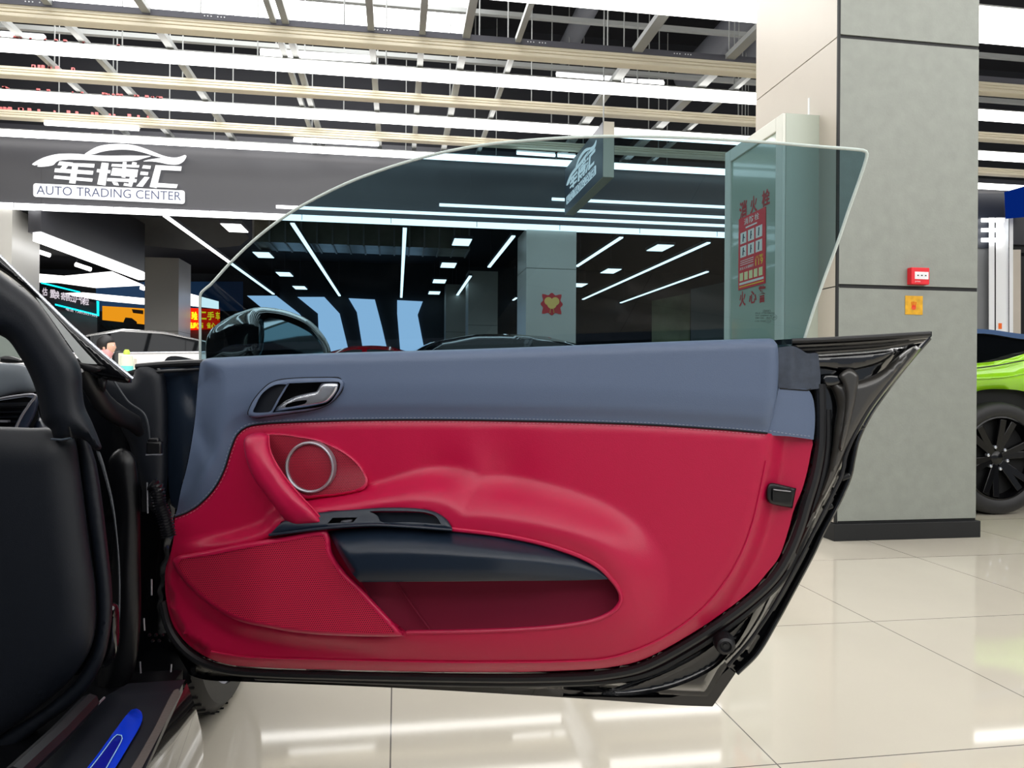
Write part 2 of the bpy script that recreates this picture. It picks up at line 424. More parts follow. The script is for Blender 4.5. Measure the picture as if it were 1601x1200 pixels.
# small fluorescent battens
def batten(x0, y0, x1, y1, Y, label, hpx=5, em=None):
    a = onY(x0, y0, Y); b = onY(x1, y1, Y)
    t = empty('tube_light', a, label, 'tube light', 'white tube lights')
    MB().tube([a, b], hpx/2/1150*Y, 10).build('tube', em or STRIPM, t)
    MB().bar(a+Vector((0, .03, .035)), b+Vector((0, .03, .035)), .05, .02).build('batten', WHITEP, t, False)
    if Y > 12: MB().tube([a+Vector((.02, .03, .03)), Vector((a.x+.02, a.y+.03, 4.15))], .006, 6).build('hanger', DARKM, t)
batten(70, 193, 217, 202, Ys[4], 'white tube light hanging under a cream row, left of the view')
batten(459, 219, 592, 226, Ys[4]+.02, 'white tube light under a cream row above the fascia centre')
batten(808, 239, 868, 243, Ys[4]+.02, 'short white tube light seen through the car glass, left of the hanging sign')
batten(872, 243, 900, 245, Ys[4]+.02, 'short white tube light touching the hanging sign')
batten(870, 117, 962, 124, 8.7, 'white tube light right of centre above the nearest glowing row')
batten(972, 127, 1038, 130, 8.7, 'white tube light end left of the pillar above the nearest glowing row')
batten(407, 82, 585, 93, Ys[1]+.1, 'white tube light lying on top of the nearest glowing row, centre', 9)
batten(0, 55, 68, 60, Ys[1]+.1, 'white tube light lying on top of the nearest glowing row, far left', 9)
# paper scraps caught on the rows
b = MB()
PINK = mat('pink_paper', (236, 130, 130), rough=.8)
for i, (Y, n, xr) in enumerate([(Ys[1], 30, (-5.2, -2.6)), (Ys[2], 45, (-6, -3.2)), (Ys[3], 40, (-6.2, -2.6)), (Ys[4], 40, (-6.5, -2.8))]):
    for k in range(n):
        X = random.uniform(*xr); s = random.uniform(.012, .035); z = ZS+.105
        b.box((X, Y-.05, z-.01), (X+s, Y-.03, z+s*.6))
o = b.build('paper_scraps', PINK, smooth=False); tag(o, 'pink paper scraps caught along the tops of the left ceiling rows', 'paper scraps', kind='stuff')

# ---- fascia lower light line
LINEM = glow('fascia_line', (255, 255, 255), 3.5)
zl = 3.04
t = empty('light_strip', (-6, FY, zl), 'continuous white light line along the bottom edge of the fascia', 'light strip')
MB().box((-9, FY-.03, 3.02), (7.5, FY+.05, 3.09)).build('diffuser', LINEM, t, False)
k = MB()
for X in np.arange(-8.5, 7.4, 1.2): k.box((X, FY-.033, 3.02), (X+.008, FY-.028, 3.09))
k.build('joint', DARKM, t, False)
for (x, y, x1, y1, lab) in ((432, 323, 1137, 348, 'lowest'), (687, 320, 1137, 339, 'middle'), (863, 311, 1137, 322, 'highest')):
    a = onY(x, y, FY-.03); t = empty('light_strip', a, f'thin white light line on the fascia face, {lab} of three', 'light strip', 'thin light lines on the fascia')
    MB().tube([a, Vector((7.5, a.y, a.z))], .022, 8).build('tube', LINEM, t)
    MB().box((a.x, a.y+.012, a.z-.012), (7.5, FY, a.z+.012)).build('rail', DARKM, t, False)
# ---- near pillar
PILG = mat('grey_stone_panel', (138, 142, 135), rough=.5, bump=.3, bscale=90, bdist=.002, var=.07, vscale=14)
PILW = mat('warm_panel', (190, 182, 170), rough=.35, var=.03, vscale=2)
JOINT = mat('dark_joint', (14, 16, 18), rough=.6)
PX0, PX1, PY0, PY1 = 2.245, 3.07, 3.50, 4.385
t = empty('pillar', (PX0, PY0, 0), 'big square near pillar, rough grey front and pale warm side, black plinth', 'pillar')
b = MB(); zs = [.09, 1.318, 2.61, 3.9, 5.9]
for z0, z1 in zip(zs, zs[1:]): b.box((PX0+.012, PY0, z0+.012), (PX1-.008, PY0+.02, z1-.008))
b.build('front_panel', PILG, t, False)
b = MB()
for z0, z1 in zip(zs, zs[1:]): b.box((PX0, PY0+.008, z0+.003), (PX0+.02, PY1, z1-.003))
for z0, z1 in zip(zs, zs[1:]): b.box((PX1-.02, PY0+.03, z0+.003), (PX1, PY1, z1-.003))
b.build('side_panel', PILW, t, False)
MB().box((PX0+.008, PY0+.008, 0), (PX1-.004, PY1-.01, 5.9)).box((PX0-.001, PY0+.0, .09), (PX0+.012, PY0+.012, 5.9)).build('joint', JOINT, t, False)
MB().box((PX0-.012, PY0-.012, 0), (PX1+.012, PY1+.012, .088)).build('plinth', JOINT, t, False, bevel=.003)
# call point on pillar
RDP = mat('red_plastic', (222, 24, 40), rough=.35); 
a = onY(1418, 419, PY0); c = onY(1446, 446, PY0)
t = empty('fire_call_point', a, 'small red fire call point on the grey pillar front', 'fire alarm')
MB().box((a.x, PY0-.035, c.z), (c.x, PY0, a.z)).build('housing', RDP, t, False, bevel=.004)
q0 = onY(1423, 426, PY0); q1 = onY(1444, 438, PY0)
f = MB().box((q0.x, PY0-.037, q1.z), (q1.x, PY0-.034, q0.z)).build('window', WHITEP, t, False)
k = MB()
for i in range(3):
    x = q0.x+(q1.x-q0.x)*(.22+.28*i); z = (q0.z+q1.z)/2; k.box((x-.004, PY0-.0385, z-.003), (x+.004, PY0-.037, z+.003))
k.build('marks', JOINT, f, False)
text('press', 'lettering', WHITEP, (a.x+.02, PY0-.036, c.z+.009), (1, 0, 0), (0, 0, 1), .03, .008, t)
a = onY(1415, 462, PY0); c = onY(1442, 492, PY0)
t = empty('notice_sticker', a, 'yellow and orange square sticker below the red call point', 'sticker')
MB().box((a.x, PY0-.003, c.z), (c.x, PY0-.0005, a.z)).build('sheet', mat('yellow_sticker', (214, 160, 20), rough=.4, var=.2, vscale=30), t, False)
k = MB(); cx = (a.x+c.x)/2-.002; cz = (a.z+c.z)/2
k.lathe([(0, 0), (.013, 0), (.013, .001), (0, .001)], (cx, PY0-.003, cz-.012), (0, -1, 0), 16)
for i in range(4): k.bar((cx-.009+.006*i, PY0-.0035, cz-.01), (cx-.014+.009*i, PY0-.0035, cz+.02-.002*abs(i-1.5)), .005, .001)
k.build('hand_mark', mat('orange_red', (226, 70, 40), rough=.5), t, False)

# ---- hydrant cabinet on the pillar's left side
CX = 2.048
CABF = mat('cabinet_frame', (214, 216, 206), rough=.35); CABS = mat('cabinet_side', (176, 184, 172), rough=.4)
y0 = onX(1228, 178, CX).y; y1 = onX(1137, 235, CX).y; z1 = 2.262; z0 = .55
t = empty('hydrant_cabinet', (CX, y0, z0), 'pale fire hydrant cabinet with red lettering on the side of the near pillar', 'fire hydrant cabinet')
MB().box((CX+.004, y0, z0), (PX0, y1, z1)).build('box', CABS, t, False)
b = MB(); fw = .075
b.box((CX-.015, y0, z0), (CX+.004, y0+fw, z1)).box((CX-.015, y1-fw, z0), (CX+.004, y1, z1)).box((CX-.015, y0+fw, z1-fw), (CX+.004, y1-fw, z1)).box((CX-.015, y0+fw, z0), (CX+.004, y1-fw, z0+fw))
b.build('door_frame', CABF, t, False, bevel=.004)
CG = mat('frosted_door_pane', (166, 182, 168), rough=.12, coat=.6)
pn = MB().box((CX-.004, y0+fw, z0+fw), (CX+.003, y1-fw, z1-fw)).build('door_pane', CG, t, False)
MB().box((PX0-.05, y0+.02, z1), (PX0-.044, y0+.03, z1+.1)).build('antenna_tab', WHITEP, t, False)
REDL = mat('red_lettering', (176, 24, 36), rough=.5)
def cab_text(s, xa, ya, xb, yb, m, off=0.0, dx=.0065, par=None):
    A = onX(xa, ya, CX-dx); B = onX(xb, yb, CX-dx)
    h = A.z-B.z
    return text(s, 'lettering', m, (CX-dx, A.y, B.z), (0, -1, 0), (0, 0, 1), A.y-B.y, abs(h), par or t, off, .0005)
# characters of the door, bottom line hidden partly by the poster
for s, xa, xb, yt, yb in (('消', 1156, 1168, 314, 345), ('火', 1173, 1184, 306, 333), ('栓', 1191, 1204, 296, 322)):
    A = onX(xa, 330, CX-.005); B = onX(xb, 330, CX-.005); zt = onX((xa+xb)/2, yt, CX-.005).z; zb = onX((xa+xb)/2, yb, CX-.005).z
    text(s, 'lettering', REDL, (CX-.005, A.y, zb), (0, -1, 0), (0, 0, 1), A.y-B.y, zt-zb, t, .03, .0006)
for s, xa, xb, yt, yb in (('火', 1156, 1166, 455, 479), ('心', 1171, 1183, 454, 474), ('警', 1186, 1197, 446, 473)):
    A = onX(xa, 460, CX-.005); B = onX(xb, 460, CX-.005); zt = onX((xa+xb)/2, yt, CX-.005).z; zb = onX((xa+xb)/2, yb, CX-.005).z
    text(s, 'lettering', REDL, (CX-.005, A.y, zb), (0, -1, 0), (0, 0, 1), A.y-B.y, zt-zb, t, .03, .0006)
# poster on the cabinet
PY_a = onX(1157, 340, CX).y; PY_b = onX(1199, 340, CX).y; pz1 = onX(1178, 333, CX).z; pz0 = onX(1178, 448, CX).z
P = empty('fire_poster', (CX-.005, PY_b, pz0), 'red fire instruction poster with white picture boxes and yellow 119', 'poster')
MB().box((CX-.0085, PY_b, pz0), (CX-.0055, PY_a, pz1)).build('sheet', mat('poster_red', (222, 34, 52), rough=.4), P, False)
PW = PY_a-PY_b; PH = pz1-pz0; WHI = mat('poster_white', (236, 232, 224), rough=.5); YEL = mat('poster_yellow', (250, 200, 50), rough=.5)
def pq(u0, v0, u1, v1, m, nm, d=.0092):
    MB().box((CX-d, PY_a-PW*u1, pz1-PH*v1), (CX-.0084, PY_a-PW*u0, pz1-PH*v0)).build(nm, m, P, False)
def pt(s, u0, v0, u1, v1, m, off=.01):
    text(s, 'lettering', m, (CX-.0092, PY_a-PW*u0, pz1-PH*v1), (0, -1, 0), (0, 0, 1), PW*(u1-u0), PH*(v1-v0), P, off, .0006)
[pt(ch, .22+.2*i, .03, .38+.2*i, .12, WHI, .008) for i, ch in enumerate('消防栓')]; pq(.28, .15, .70, .17, WHI, 'rule')
for r in range(2):
    for c in range(3):
        u = .08+.29*c; v = .21+.19*r
        pq(u, v, u+.23, v+.155, WHI, 'picture_box')
        k = MB(); yy = PY_a-PW*(u+.115); zz = pz1-PH*(v+.08)
        k.lathe([(0, 0), (.008, 0), (0, .001)], (CX-.0094, yy, zz+.018), (-1, 0, 0), 8)
        k.bar((CX-.0095, yy, zz+.012), (CX-.0095, yy+.004, zz-.022), .012, .001, (1, 0, 0)); k.bar((CX-.0095, yy, zz+.006), (CX-.0095, yy-.02+.01*c, zz-.002), .006, .001, (1, 0, 0))
        k.build('figure_drawing', mat('poster_ink', (50, 66, 86), rough=.6), P, False)
pt('119', .66, .645, .93, .735, YEL, .02); pt('火警', .66, .60, .93, .64, YEL)
for i in range(3): pq(.08, .60+.028*i, .58, .608+.028*i, WHI, 'text_rule')
pt('发生火灾请拨打', .06, .69, .60, .73, WHI, .01)
for i in range(5): pq(.06+.18*i, .77, .19+.18*i, .88, mat('poster_cream', (236, 230, 170), rough=.5), 'picture_box')
pq(.05, .905, .95, .935, WHI, 'rule'); pq(.05, .955, .95, .97, YEL, 'rule')

# ---- columns carrying the fascia
def column(name_label, x0, x1, Y, depth, joints, ztop=3.05):
    t = empty('column', (x0, Y, 0), name_label, 'column')
    b = MB(); z = [0.1]+joints+[ztop]
    for a, c in zip(z, z[1:]): b.box((x0, Y, a+.004), (x1, Y+depth, c-.004))
    b.build('cladding', mat('column_cladding', (176, 174, 168), rough=.3, var=.04, vscale=1), t, False)
    MB().box((x0+.006, Y+.006, 0), (x1-.006, Y+depth-.006, ztop)).build('joint', JOINT, t, False)
    return t
column('grey clad column under the left end of the fascia', -5.75, -4.94, FY+.02, .75, [2.05])
column('grey clad column behind the car glass with a red paper sticker', 1.83, 2.565, FY+.02, .8, [2.47])
Y2 = 17.0; a = onY(226, 500, Y2).x; c = onY(279, 500, Y2).x
column('grey column between the white car and the red LED sign', a, c, Y2, .95, [1.9], 3.5)
for x0, x1, Y, lab in ((732, 778, 17.5, 'dark column seen through the glass left of the sticker column'), (697, 731, 20.0, 'short far column at the left of the dark column')):
    column(lab, onY(x0, 500, Y).x, onY(x1, 500, Y).x, Y, .7, [2.2], 3.5)
# festive red sticker
c = onY(863, 475, FY); R = .19
t = empty('festive_sticker', c, 'red scalloped festive paper sticker with a gold shape on the column', 'sticker')
b = MB(); n = 48; vs = []
for i in range(n):
    th = 2*math.pi*i/n; r = R*(.9+.1*math.cos(8*th)) * (1/max(abs(math.cos(th)), abs(math.sin(th))))**.6*.86
    vs.append((c.x+r*math.cos(th), FY+.012, c.z+r*math.sin(th)))
vs2 = [(x, y+.006, z) for x, y, z in vs]
b.add(vs+vs2, [list(range(n)), list(range(n, 2*n))[::-1]]+[[i, (i+1) % n, n+(i+1) % n, n+i] for i in range(n)])
b.build('paper', mat('festive_red', (190, 24, 40), rough=.5), t, False)
k = MB(); GLD = mat('festive_gold', (226, 186, 96), rough=.4)
for i, (dx, dz, r) in enumerate(((-.05, .04, .06), (.05, .04, .06), (0, -.0, .07))): k.lathe([(0, 0), (r, 0), (r, .006+.002*i), (0, .006+.002*i)], (c.x+dx, FY+.014, c.z+dz), (0, -1, 0), 20)
k.bar((c.x-.02, FY+.01, c.z-.05), (c.x-.03, FY+.01, c.z-.13), .035, .004); k.bar((c.x+.02, FY+.01, c.z-.05), (c.x+.03, FY+.01, c.z-.13), .035, .004)
k.build('gold_shape', GLD, t, False)

# ---- logo sign on the fascia
SIGN = glow('sign_white', (255, 255, 255), 1.3); SIGNE = mat('sign_return', (170, 172, 178), rough=.4)
SW1 = [(50,257),(58,251),(70,245.5),(88,241),(104,240),(120,240.3),(140,242),(160,243),(180,243.2),(200,243),(222,243.4),(236,244),(226,247),(214,250.5),(200,252),(180,252.4),(160,251.5),(140,250.4),(120,249.6),(104,249.5),(92,251),(87,254),(84,257.5),(76,259.5),(66,260.5),(58,260),(60,257.5),(54,258.5)]
SW2 = [(132,241.5),(140,235.5),(150,230),(160,227),(172,225.3),(186,224.8),(200,225.4),(214,228),(228,232.5),(242,238),(255,243),(266,245.6),(276,246),(284,244),(289,242),(291.5,243.5),(290,248),(286,253),(280,256.5),(272,257.4),(262,256.5),(250,254),(238,252.3),(224,252),(232,249.5),(244,247.6),(252,247),(240,243.5),(226,239),(212,235.6),(198,234),(184,234),(168,235.5),(156,238),(146,241)]
def slab(name, px, Y, th, m, parent, fn=None):
    fn = fn or (lambda x, y, w: onY(x, y, Y-w))
    return patch(name, px, fn, m, parent, wf=0.0, sp=1e3, thick=th, ang=20)
t = empty('logo_sign', onY(170, 320, FY), 'glowing white car outline logo with Chinese characters and AUTO TRADING CENTER on the fascia', 'sign')
slab('car_outline', spline(SW1, True, 3), FY-.07, .05, SIGN, t); slab('car_outline', spline(SW2, True, 3), FY-.07, .05, SIGN, t)
def stroke(*pts): return [tuple(p) for p in pts]
# characters built from strokes, photo pixels
ST = {
 'che': [stroke((93,252),(114,254),(113,257),(92,255)), stroke((92,254),(148,256),(147,262),(90,258)), stroke((100,256),(108,257),(100,268),(91,267)), stroke((86,263),(146,267),(145,273),(85,269)),
         stroke((85,274),(145,279),(144,284),(84,279)), stroke((113,259),(122,260),(118,287),(108,286))],
 'bo': [stroke((159,254),(170,255),(165,290),(152,288)), stroke((152,264),(173,266),(172,271),(151,269)), stroke((175,256),(218,258),(217,262),(174,260)), stroke((192,253),(198,253),(196,278),(190,277)),
        stroke((176,262),(216,265),(214,277),(173,274)), stroke((168,278),(214,280),(213,285),(167,283)), stroke((203,276),(211,277),(206,292),(193,290),(194,286),(201,287)), stroke((175,284),(184,285),(186,290),(178,289)), stroke((207,253),(214,254),(213,258),(206,257))],
 'hui': [stroke((224,258),(236,259),(235,264),(222,263)), stroke((220,268),(232,269),(231,274),(219,273)), stroke((226,276),(234,277),(223,292),(213,291)), stroke((243,258),(284,260),(283,267),(242,265)),
         stroke((243,259),(253,260),(245,294),(234,292)), stroke((236,285),(278,288),(276,294),(234,292))]}
for k_, ss in ST.items():
    vs_ = []
    holder = None
    for i, s_ in enumerate(ss):
        slab('character', s_, FY-.07-.0005*i, .05, SIGN, t)
plate = slab('name_plate', [(x, y+(x-170)*.048) for x, y in rrect(52, 292, 289, 313, 4)], FY-.05, .05, SIGN, t)
A = onY(57, 302, FY-.055); B = onY(283, 316, FY-.055)
text('AUTO TRADING CENTER', 'lettering', mat('sign_ink', (52, 62, 100), rough=.5), (A.x, A.y, onY(57, 303.5, FY-.056).z), (1, 0, 0), (0, 0, 1), B.x-A.x, .115, t, 0, .0)

# ---- hanging double-sided sign
HX = onY(950, 300, 7.3).x; yN = 7.3
pN = onX(957, 300, HX+.0); 
x0s = HX; 
yF = onX(883, 300, HX).y; yN = onX(942, 300, HX).y
zN0 = onX(942, 282, HX).z; zN1 = onX(942, 195, HX).z; 
t = empty('hanging_sign', (HX, (yN+yF)/2, zN0), 'dark grey hanging box sign with the white car logo, seen through the glass', 'sign')
zN0 = onX(883, 335, HX).z
TH = onY(960, 250, yN).x-onY(942, 250, yN).x
MB().box((HX, yN, zN0), (HX+TH, yF, zN1+.03)).build('box', mat('sign_box', (66, 72, 84), rough=.4), t, False)
MB().box((HX+.004, yN-.004, zN0-.004), (HX+TH-.004, yN, zN1+.03)).box((HX+.004, yN, zN0-.006), (HX+TH-.004, yF, zN0)).build('edge_band', mat('sign_edge', (190, 184, 170), rough=.4), t, False)
MB().tube([(HX+TH/2, yN+.2, zN1+.03), (HX+TH/2, yN+.2, 5.9)], .008, 6).build('hanger', METAL, t)
LP = [onX(x, y, HX-.004) for x, y in ((893, 313), (933, 288))]
def on_sign(px, py):    # reuse the fascia logo's own layout (50..292, 224..320) on the sign's left face
    u = (px-50)/240; v = (320-(py-(px-170)*.048))/100
    L = yF-yN; Hh = L*.42*1.35
    return Vector((HX-.006, yF-.06*L-u*.80*L, zN0+.16*(zN1-zN0)+v*(zN1+.0-zN0)*.82))
fs = lambda x, y, w: on_sign(x, y)+Vector((-w, 0, 0))
for s_ in (spline(SW1, True, 5), spline(SW2, True, 5)): slab('car_outline', s_, 0, .004, SIGN, t, fs)
for ss in ST.values():
    for i, s_ in enumerate(ss): slab('character', s_, 0, .003, SIGN, t, lambda x, y, w, i=i: on_sign(x, y)+Vector((-w-.0003*i, 0, 0)))
slab('name_plate', [(x, y+(x-170)*.048) for x, y in rrect(52, 296, 289, 318, 3)], 0, .004, SIGN, t, fs)
A = on_sign(58, 312); B = on_sign(283, 312)
text('AUTO TRADING CENTER', 'lettering', mat('sign_ink', (52, 62, 100), rough=.5), A+Vector((-.0015, 0, 0)), (0, -1, 0), (0, 0, 1), A.y-B.y, .09, t, 0, .0)

# ---- room behind the fascia
zc = 3.20
def line_light(x0, y0, x1, y1, label, r=.03, z=zc):
    a = onz(x0, y0, z); b = onz(x1, y1, z); b.x = (a.x+b.x)/2; a.x = b.x
    a.y = max(a.y, FY+.35); b.y = min(b.y, BW-.1)
    t = empty('linear_light', a, label, 'linear light', 'line lights running away under the far ceiling')
    MB().box((a.x-r, a.y, z), (a.x+r, b.y, z+.02)).build('diffuser', LINEM, t, False)
    MB().box((a.x-r-.008, a.y, z+.02), (a.x+r+.008, b.y, z+.07)).build('housing', DARKM, t, False)
    MB().tube([(a.x, a.y+.3, z+.07), (a.x, a.y+.3, 4.15)], .006, 6).tube([(a.x, b.y-.3, z+.07), (a.x, b.y-.3, 4.15)], .006, 6).build('hanger', DARKM, t)
for args in [(247, 338, 437, 463, 'leftmost line light behind the fascia, ending above the mirror'), (452, 350, 537, 468, 'line light running down to the gap between the second and third slanted wall light'),
             (637, 358, 625, 468, 'nearly vertical-looking line light left of centre behind the glass'), (806, 370, 762, 418, 'line light meeting the sticker column top'),
             (975, 372, 899, 417, 'upper line light right of the sticker column'), (1130, 381, 898, 468, 'middle line light right of the sticker column'), (1130, 426, 898, 494, 'lowest line light right of the sticker column'),
             (731, 432, 715, 467, 'short line light between the two dark far columns'), (808, 466, 779, 486, 'short line light at the left edge of the sticker column'), (697, 483, 689, 492, 'tiny far line light left of the dark columns')]:
    line_light(*args)
def panel_light(x, y, label, s=.30):
    p = onz(x, y, 3.28)
    t = empty('panel_light', p, label, 'panel light', 'square panel lights under the far ceiling')
    MB().box((p.x-s/2, p.y-s, 3.28), (p.x+s/2, p.y+s, 3.29)).build('diffuser', LINEM, t, False)
    MB().box((p.x-s/2-.02, p.y-s-.02, 3.29), (p.x+s/2+.02, p.y+s+.02, 3.34)).build('housing', DARKM, t, False)
    MB().tube([(p.x, p.y, 3.34), (p.x, p.y, 4.15)], .006, 6).build('hanger', DARKM, t)
for x, y, lab in ((367, 357, 'square panel light nearest the fascia, left row'), (412, 399, 'second square panel light of the left row'), (445, 429, 'third square panel light of the left row'), (469, 450, 'last square panel light of the left row'),
                  (722, 379, 'square panel light nearest the fascia, centre row'), (701, 415, 'second square panel light of the centre row'), (687, 440, 'third square panel light of the centre row'), (679, 458, 'last square panel light of the centre row'),
                  (1032, 388, 'square panel light nearest the fascia, right row'), (955, 424, 'second square panel light of the right row'), (905, 446, 'last square panel light of the right row at the sticker column')):
    panel_light(x, y, lab)
# slanted light panels on the back wall
PAN = glow('wall_panel_light', (196, 218, 250), 1.6)
for i, (pts, lab) in enumerate([([(386, 462), (432, 462), (468, 490), (476, 500), (500, 600), (440, 600), (430, 505), (420, 490)], 'leftmost bluish slanted wall light behind the mirror'),
        ([(465, 464), (507, 464), (531, 490), (548, 560), (511, 600), (500, 560), (497, 490)], 'second bluish slanted wall light from the left'),
        ([(545, 466), (586, 468), (597, 510), (611, 570), (572, 575), (558, 488)], 'third bluish slanted wall light from the left'),
        ([(621, 469), (661, 471), (653, 492), (668, 570), (628, 575), (621, 490)], 'rightmost bluish slanted wall light')]):
    t = empty('wall_light', onY(pts[0][0], pts[0][1], BW), lab, 'wall light', 'slanted bluish wall lights')
    slab('diffuser', pts, BW-.06, .05, PAN, t)
# duct behind fascia
DC = mat('galvanised_duct', (140, 140, 128), rough=.35, metal=.7, var=.3, vscale=2)
t = empty('ventilation_duct', onY(560, 370, 13), 'ribbed galvanised duct crossing behind the fascia seen through the glass', 'duct')
A = onY(395, 352, 13.9); B = onY(735, 352, 13.9); zb = onY(560, 383, 13.9).z; b = MB()
b.box((A.x, 13.9, zb), (B.x, 14.8, 4.1)); b.build('casing', DC, t, False)
k = MB()
for X in np.arange(A.x, B.x, .28): k.box((X, 13.87, zb-.02), (X+.03, 14.82, 4.1))
k.build('rib', METAL, t, False)
A = onY(145, 350, 13.5); B = onY(365, 350, 13.5)
o = slab('ventilation_duct', [(146,352),(230,340),(365,341),(390,372),(375,384),(300,391),(222,383),(185,372)], 14.4, .9, mat('grey_duct', (98, 98, 96), rough=.5, var=.2, vscale=1.5), None)
tag(o, 'wide grey duct underside behind the fascia, left of the glass', 'duct')

# ---- left part: showroom seen under the fascia
bx = onY(66, 374, 11.5).x
be = onX(225, 437, bx-.0)
L0 = onz(64, 376, 2.62); L1 = onz(226, 437, 2.62)
t = empty('light_strip', L0, 'thick white light line slanting from the left column to the grey far column', 'light strip')
mx_ = (L0.x+L1.x)/2
MB().add([L0+Vector((0, 0, 0)), L1, L1+Vector((0, 0, .13)), L0+Vector((0, 0, .11)), L0+Vector((-.12, .05, 0)), L1+Vector((-.12, .05, 0)), L1+Vector((-.12, .05, .13)), L0+Vector((-.12, .05, .11))], [(0,1,2,3),(4,7,6,5),(0,4,5,1),(3,2,6,7),(0,3,7,4),(1,5,6,2)]).build('diffuser', LINEM, t, False)
MB().add([L0+Vector((0, 0, .12)), L1+Vector((0, 0, .14)), L1+Vector((0, 0, 1.0)), L0+Vector((0, 0, 1.0)), L0+Vector((-.2, .1, .12)), L1+Vector((-.2, .1, .14)), L1+Vector((-.2, .1, 1.0)), L0+Vector((-.2, .1, 1.0))], [(0,1,2,3),(4,7,6,5),(0,4,5,1),(3,2,6,7),(0,3,7,4),(1,5,6,2)]).build('bulkhead', FASC, t, False)
BRT = glow('bright_ceiling', (255, 252, 248), 2.2)
o = slab('ceiling_light', [(20, 424), (64, 428), (100, 431), (175, 424), (226, 446), (150, 450), (90, 442), (20, 440)], 21.5, .05, BRT, None); tag(o, 'flat glowing ceiling panel above the turquoise framed sign', 'ceiling light')
o = slab('ceiling_light', [(98, 458), (130, 457), (226, 466), (226, 476), (160, 470), (120, 463)], 20.5, .05, BRT, None); tag(o, 'glowing ceiling band overlapping the turquoise framed sign', 'ceiling light')
o = slab('ceiling_light', [(291, 457), (342, 471), (342, 483), (291, 477)], 20.5, .05, BRT, None); tag(o, 'glowing ceiling band above the red LED sign', 'ceiling light')
for x0, y0, x1, y1, lab in ((60, 393, 78, 399, 'small white tube light beside the left column'), (118, 413, 142, 421, 'small white tube light in the dark left ceiling'), (220, 449, 226, 451, 'tiny tube light at the far grey column')):
    batten(x0, y0, x1, y1, 19.0, lab, 6)
LB = mat('blue_wall', (16, 88, 150), rough=.6)
o = slab('wall_panel', [(150, 450), (228, 440), (380, 440), (380, 486), (150, 486)], 23, .1, LB, None); tag(o, 'blue wall band above the orange poster', 'wall panel')
# turquoise framed sign
t = empty('framed_sign', onY(100, 470, 20), 'dark shop sign with a turquoise glowing frame and white characters, left', 'sign')
TQ = glow('turquoise_neon', (20, 225, 240), 1.6)
slab('board', [(20, 445), (62, 452), (153, 474), (154, 494), (90, 481), (20, 472)], 20, .08, mat('sign_dark', (70, 62, 66), rough=.5), t)
for i, pl in enumerate([[(64, 443), (126, 458), (125, 455.5), (64, 440.5)], [(86, 477), (154, 494), (154, 491.5), (86, 474.5)], [(151, 470), (155, 471), (155, 494), (151.5, 493)]]): slab('neon_tube', pl, 19.9, .02, TQ, t)
for s, x, y in (('估', 66, 462), ('置', 78, 465), ('换', 85, 467), ('寄', 95, 469), ('售', 102, 470), ('过', 110, 472), ('户', 117, 473.5), ('保', 125, 475.5), ('险', 131, 477)):
    A = onY(x, y, 19.9); text(s, 'lettering', glow('sign_letters', (235, 225, 235), .8), A, (1, 0, 0), (0, 0, 1), .12, .2, t, .01, 0)
text('电话 13852021502', 'lettering', glow('sign_letters', (235, 225, 235), .8), onY(103, 485, 19.9), (1, 0, -.22), (0.0, 0, 1), .75, .07, t, .0, 0)
o = slab('shop_wall', [(20, 470), (90, 482), (152, 495), (152, 650), (20, 650)], 20.1, .1, mat('shop_front_grey', (128, 122, 126), rough=.5, var=.1), None); tag(o, 'pale grey shop front under the turquoise sign', 'shop front')
# orange poster
t = empty('poster', onY(190, 495, 20.5), 'wide orange poster of a yellow vehicle over a dark striped base', 'poster')
slab('sheet', [(160, 478), (226, 482), (226, 507), (160, 500)], 20.5, .04, glow('orange_lightbox', (226, 146, 26), .85), t)
slab('printed_vehicle', [(193, 503), (196, 496), (206, 497), (214, 503), (214, 512), (193, 508)], 20.45, .01, mat('print_dark', (32, 30, 38), rough=.6), t)
slab('printed_window', [(206, 483), (224, 485), (224, 491), (208, 489)], 20.45, .01, mat('print_brown', (84, 62, 40), rough=.6), t)
slab('base_board', [(155, 501), (226, 509), (226, 650), (155, 650)], 20.5, .06, mat('print_base', (24, 38, 54), rough=.6), t)
k = MB()
for i in range(7):
    p = onY(158+8*i, 508+i*.6, 20.42); k.bar(p, p+Vector((.16, 0, -.16)), .05, .01, (0, 1, 0))
k.build('stripe', JOINT, t, False)
# LED sign
t = empty('led_sign', onY(315, 500, 19), 'red LED sign with glowing yellow Chinese characters left of the mirror', 'sign')
slab('panel', [(290, 481), (344, 483), (344, 514), (291, 516)], 19, .08, glow('led_red', (255, 36, 10), 1.0), t)
LY = glow('led_yellow', (255, 225, 30), 1.5)
for s, x0, x1, y0, y1 in (('车', 291, 296, 487, 500), ('验', 299, 309, 487, 500), ('二', 312, 323, 487, 499), ('手', 324, 335, 487, 500), ('车', 337, 344, 487, 500), ('品质保障', 296, 318, 504, 513), ('省心', 323, 337, 504, 513)):
    A = onY(x0, y1, 18.97); B = onY(x1, y0, 18.97); text(s, 'lettering', LY, A, (1, 0, 0), (0, 0, 1), B.x-A.x, B.z-A.z, t, .03, 0)
o = slab('poster', [(291, 516), (344, 514), (344, 655), (291, 655)], 19.1, .05, mat('brown_print', (110, 70, 60), rough=.6, var=.4, vscale=3), None); tag(o, 'dark brown poster strip directly under the red LED sign', 'poster')
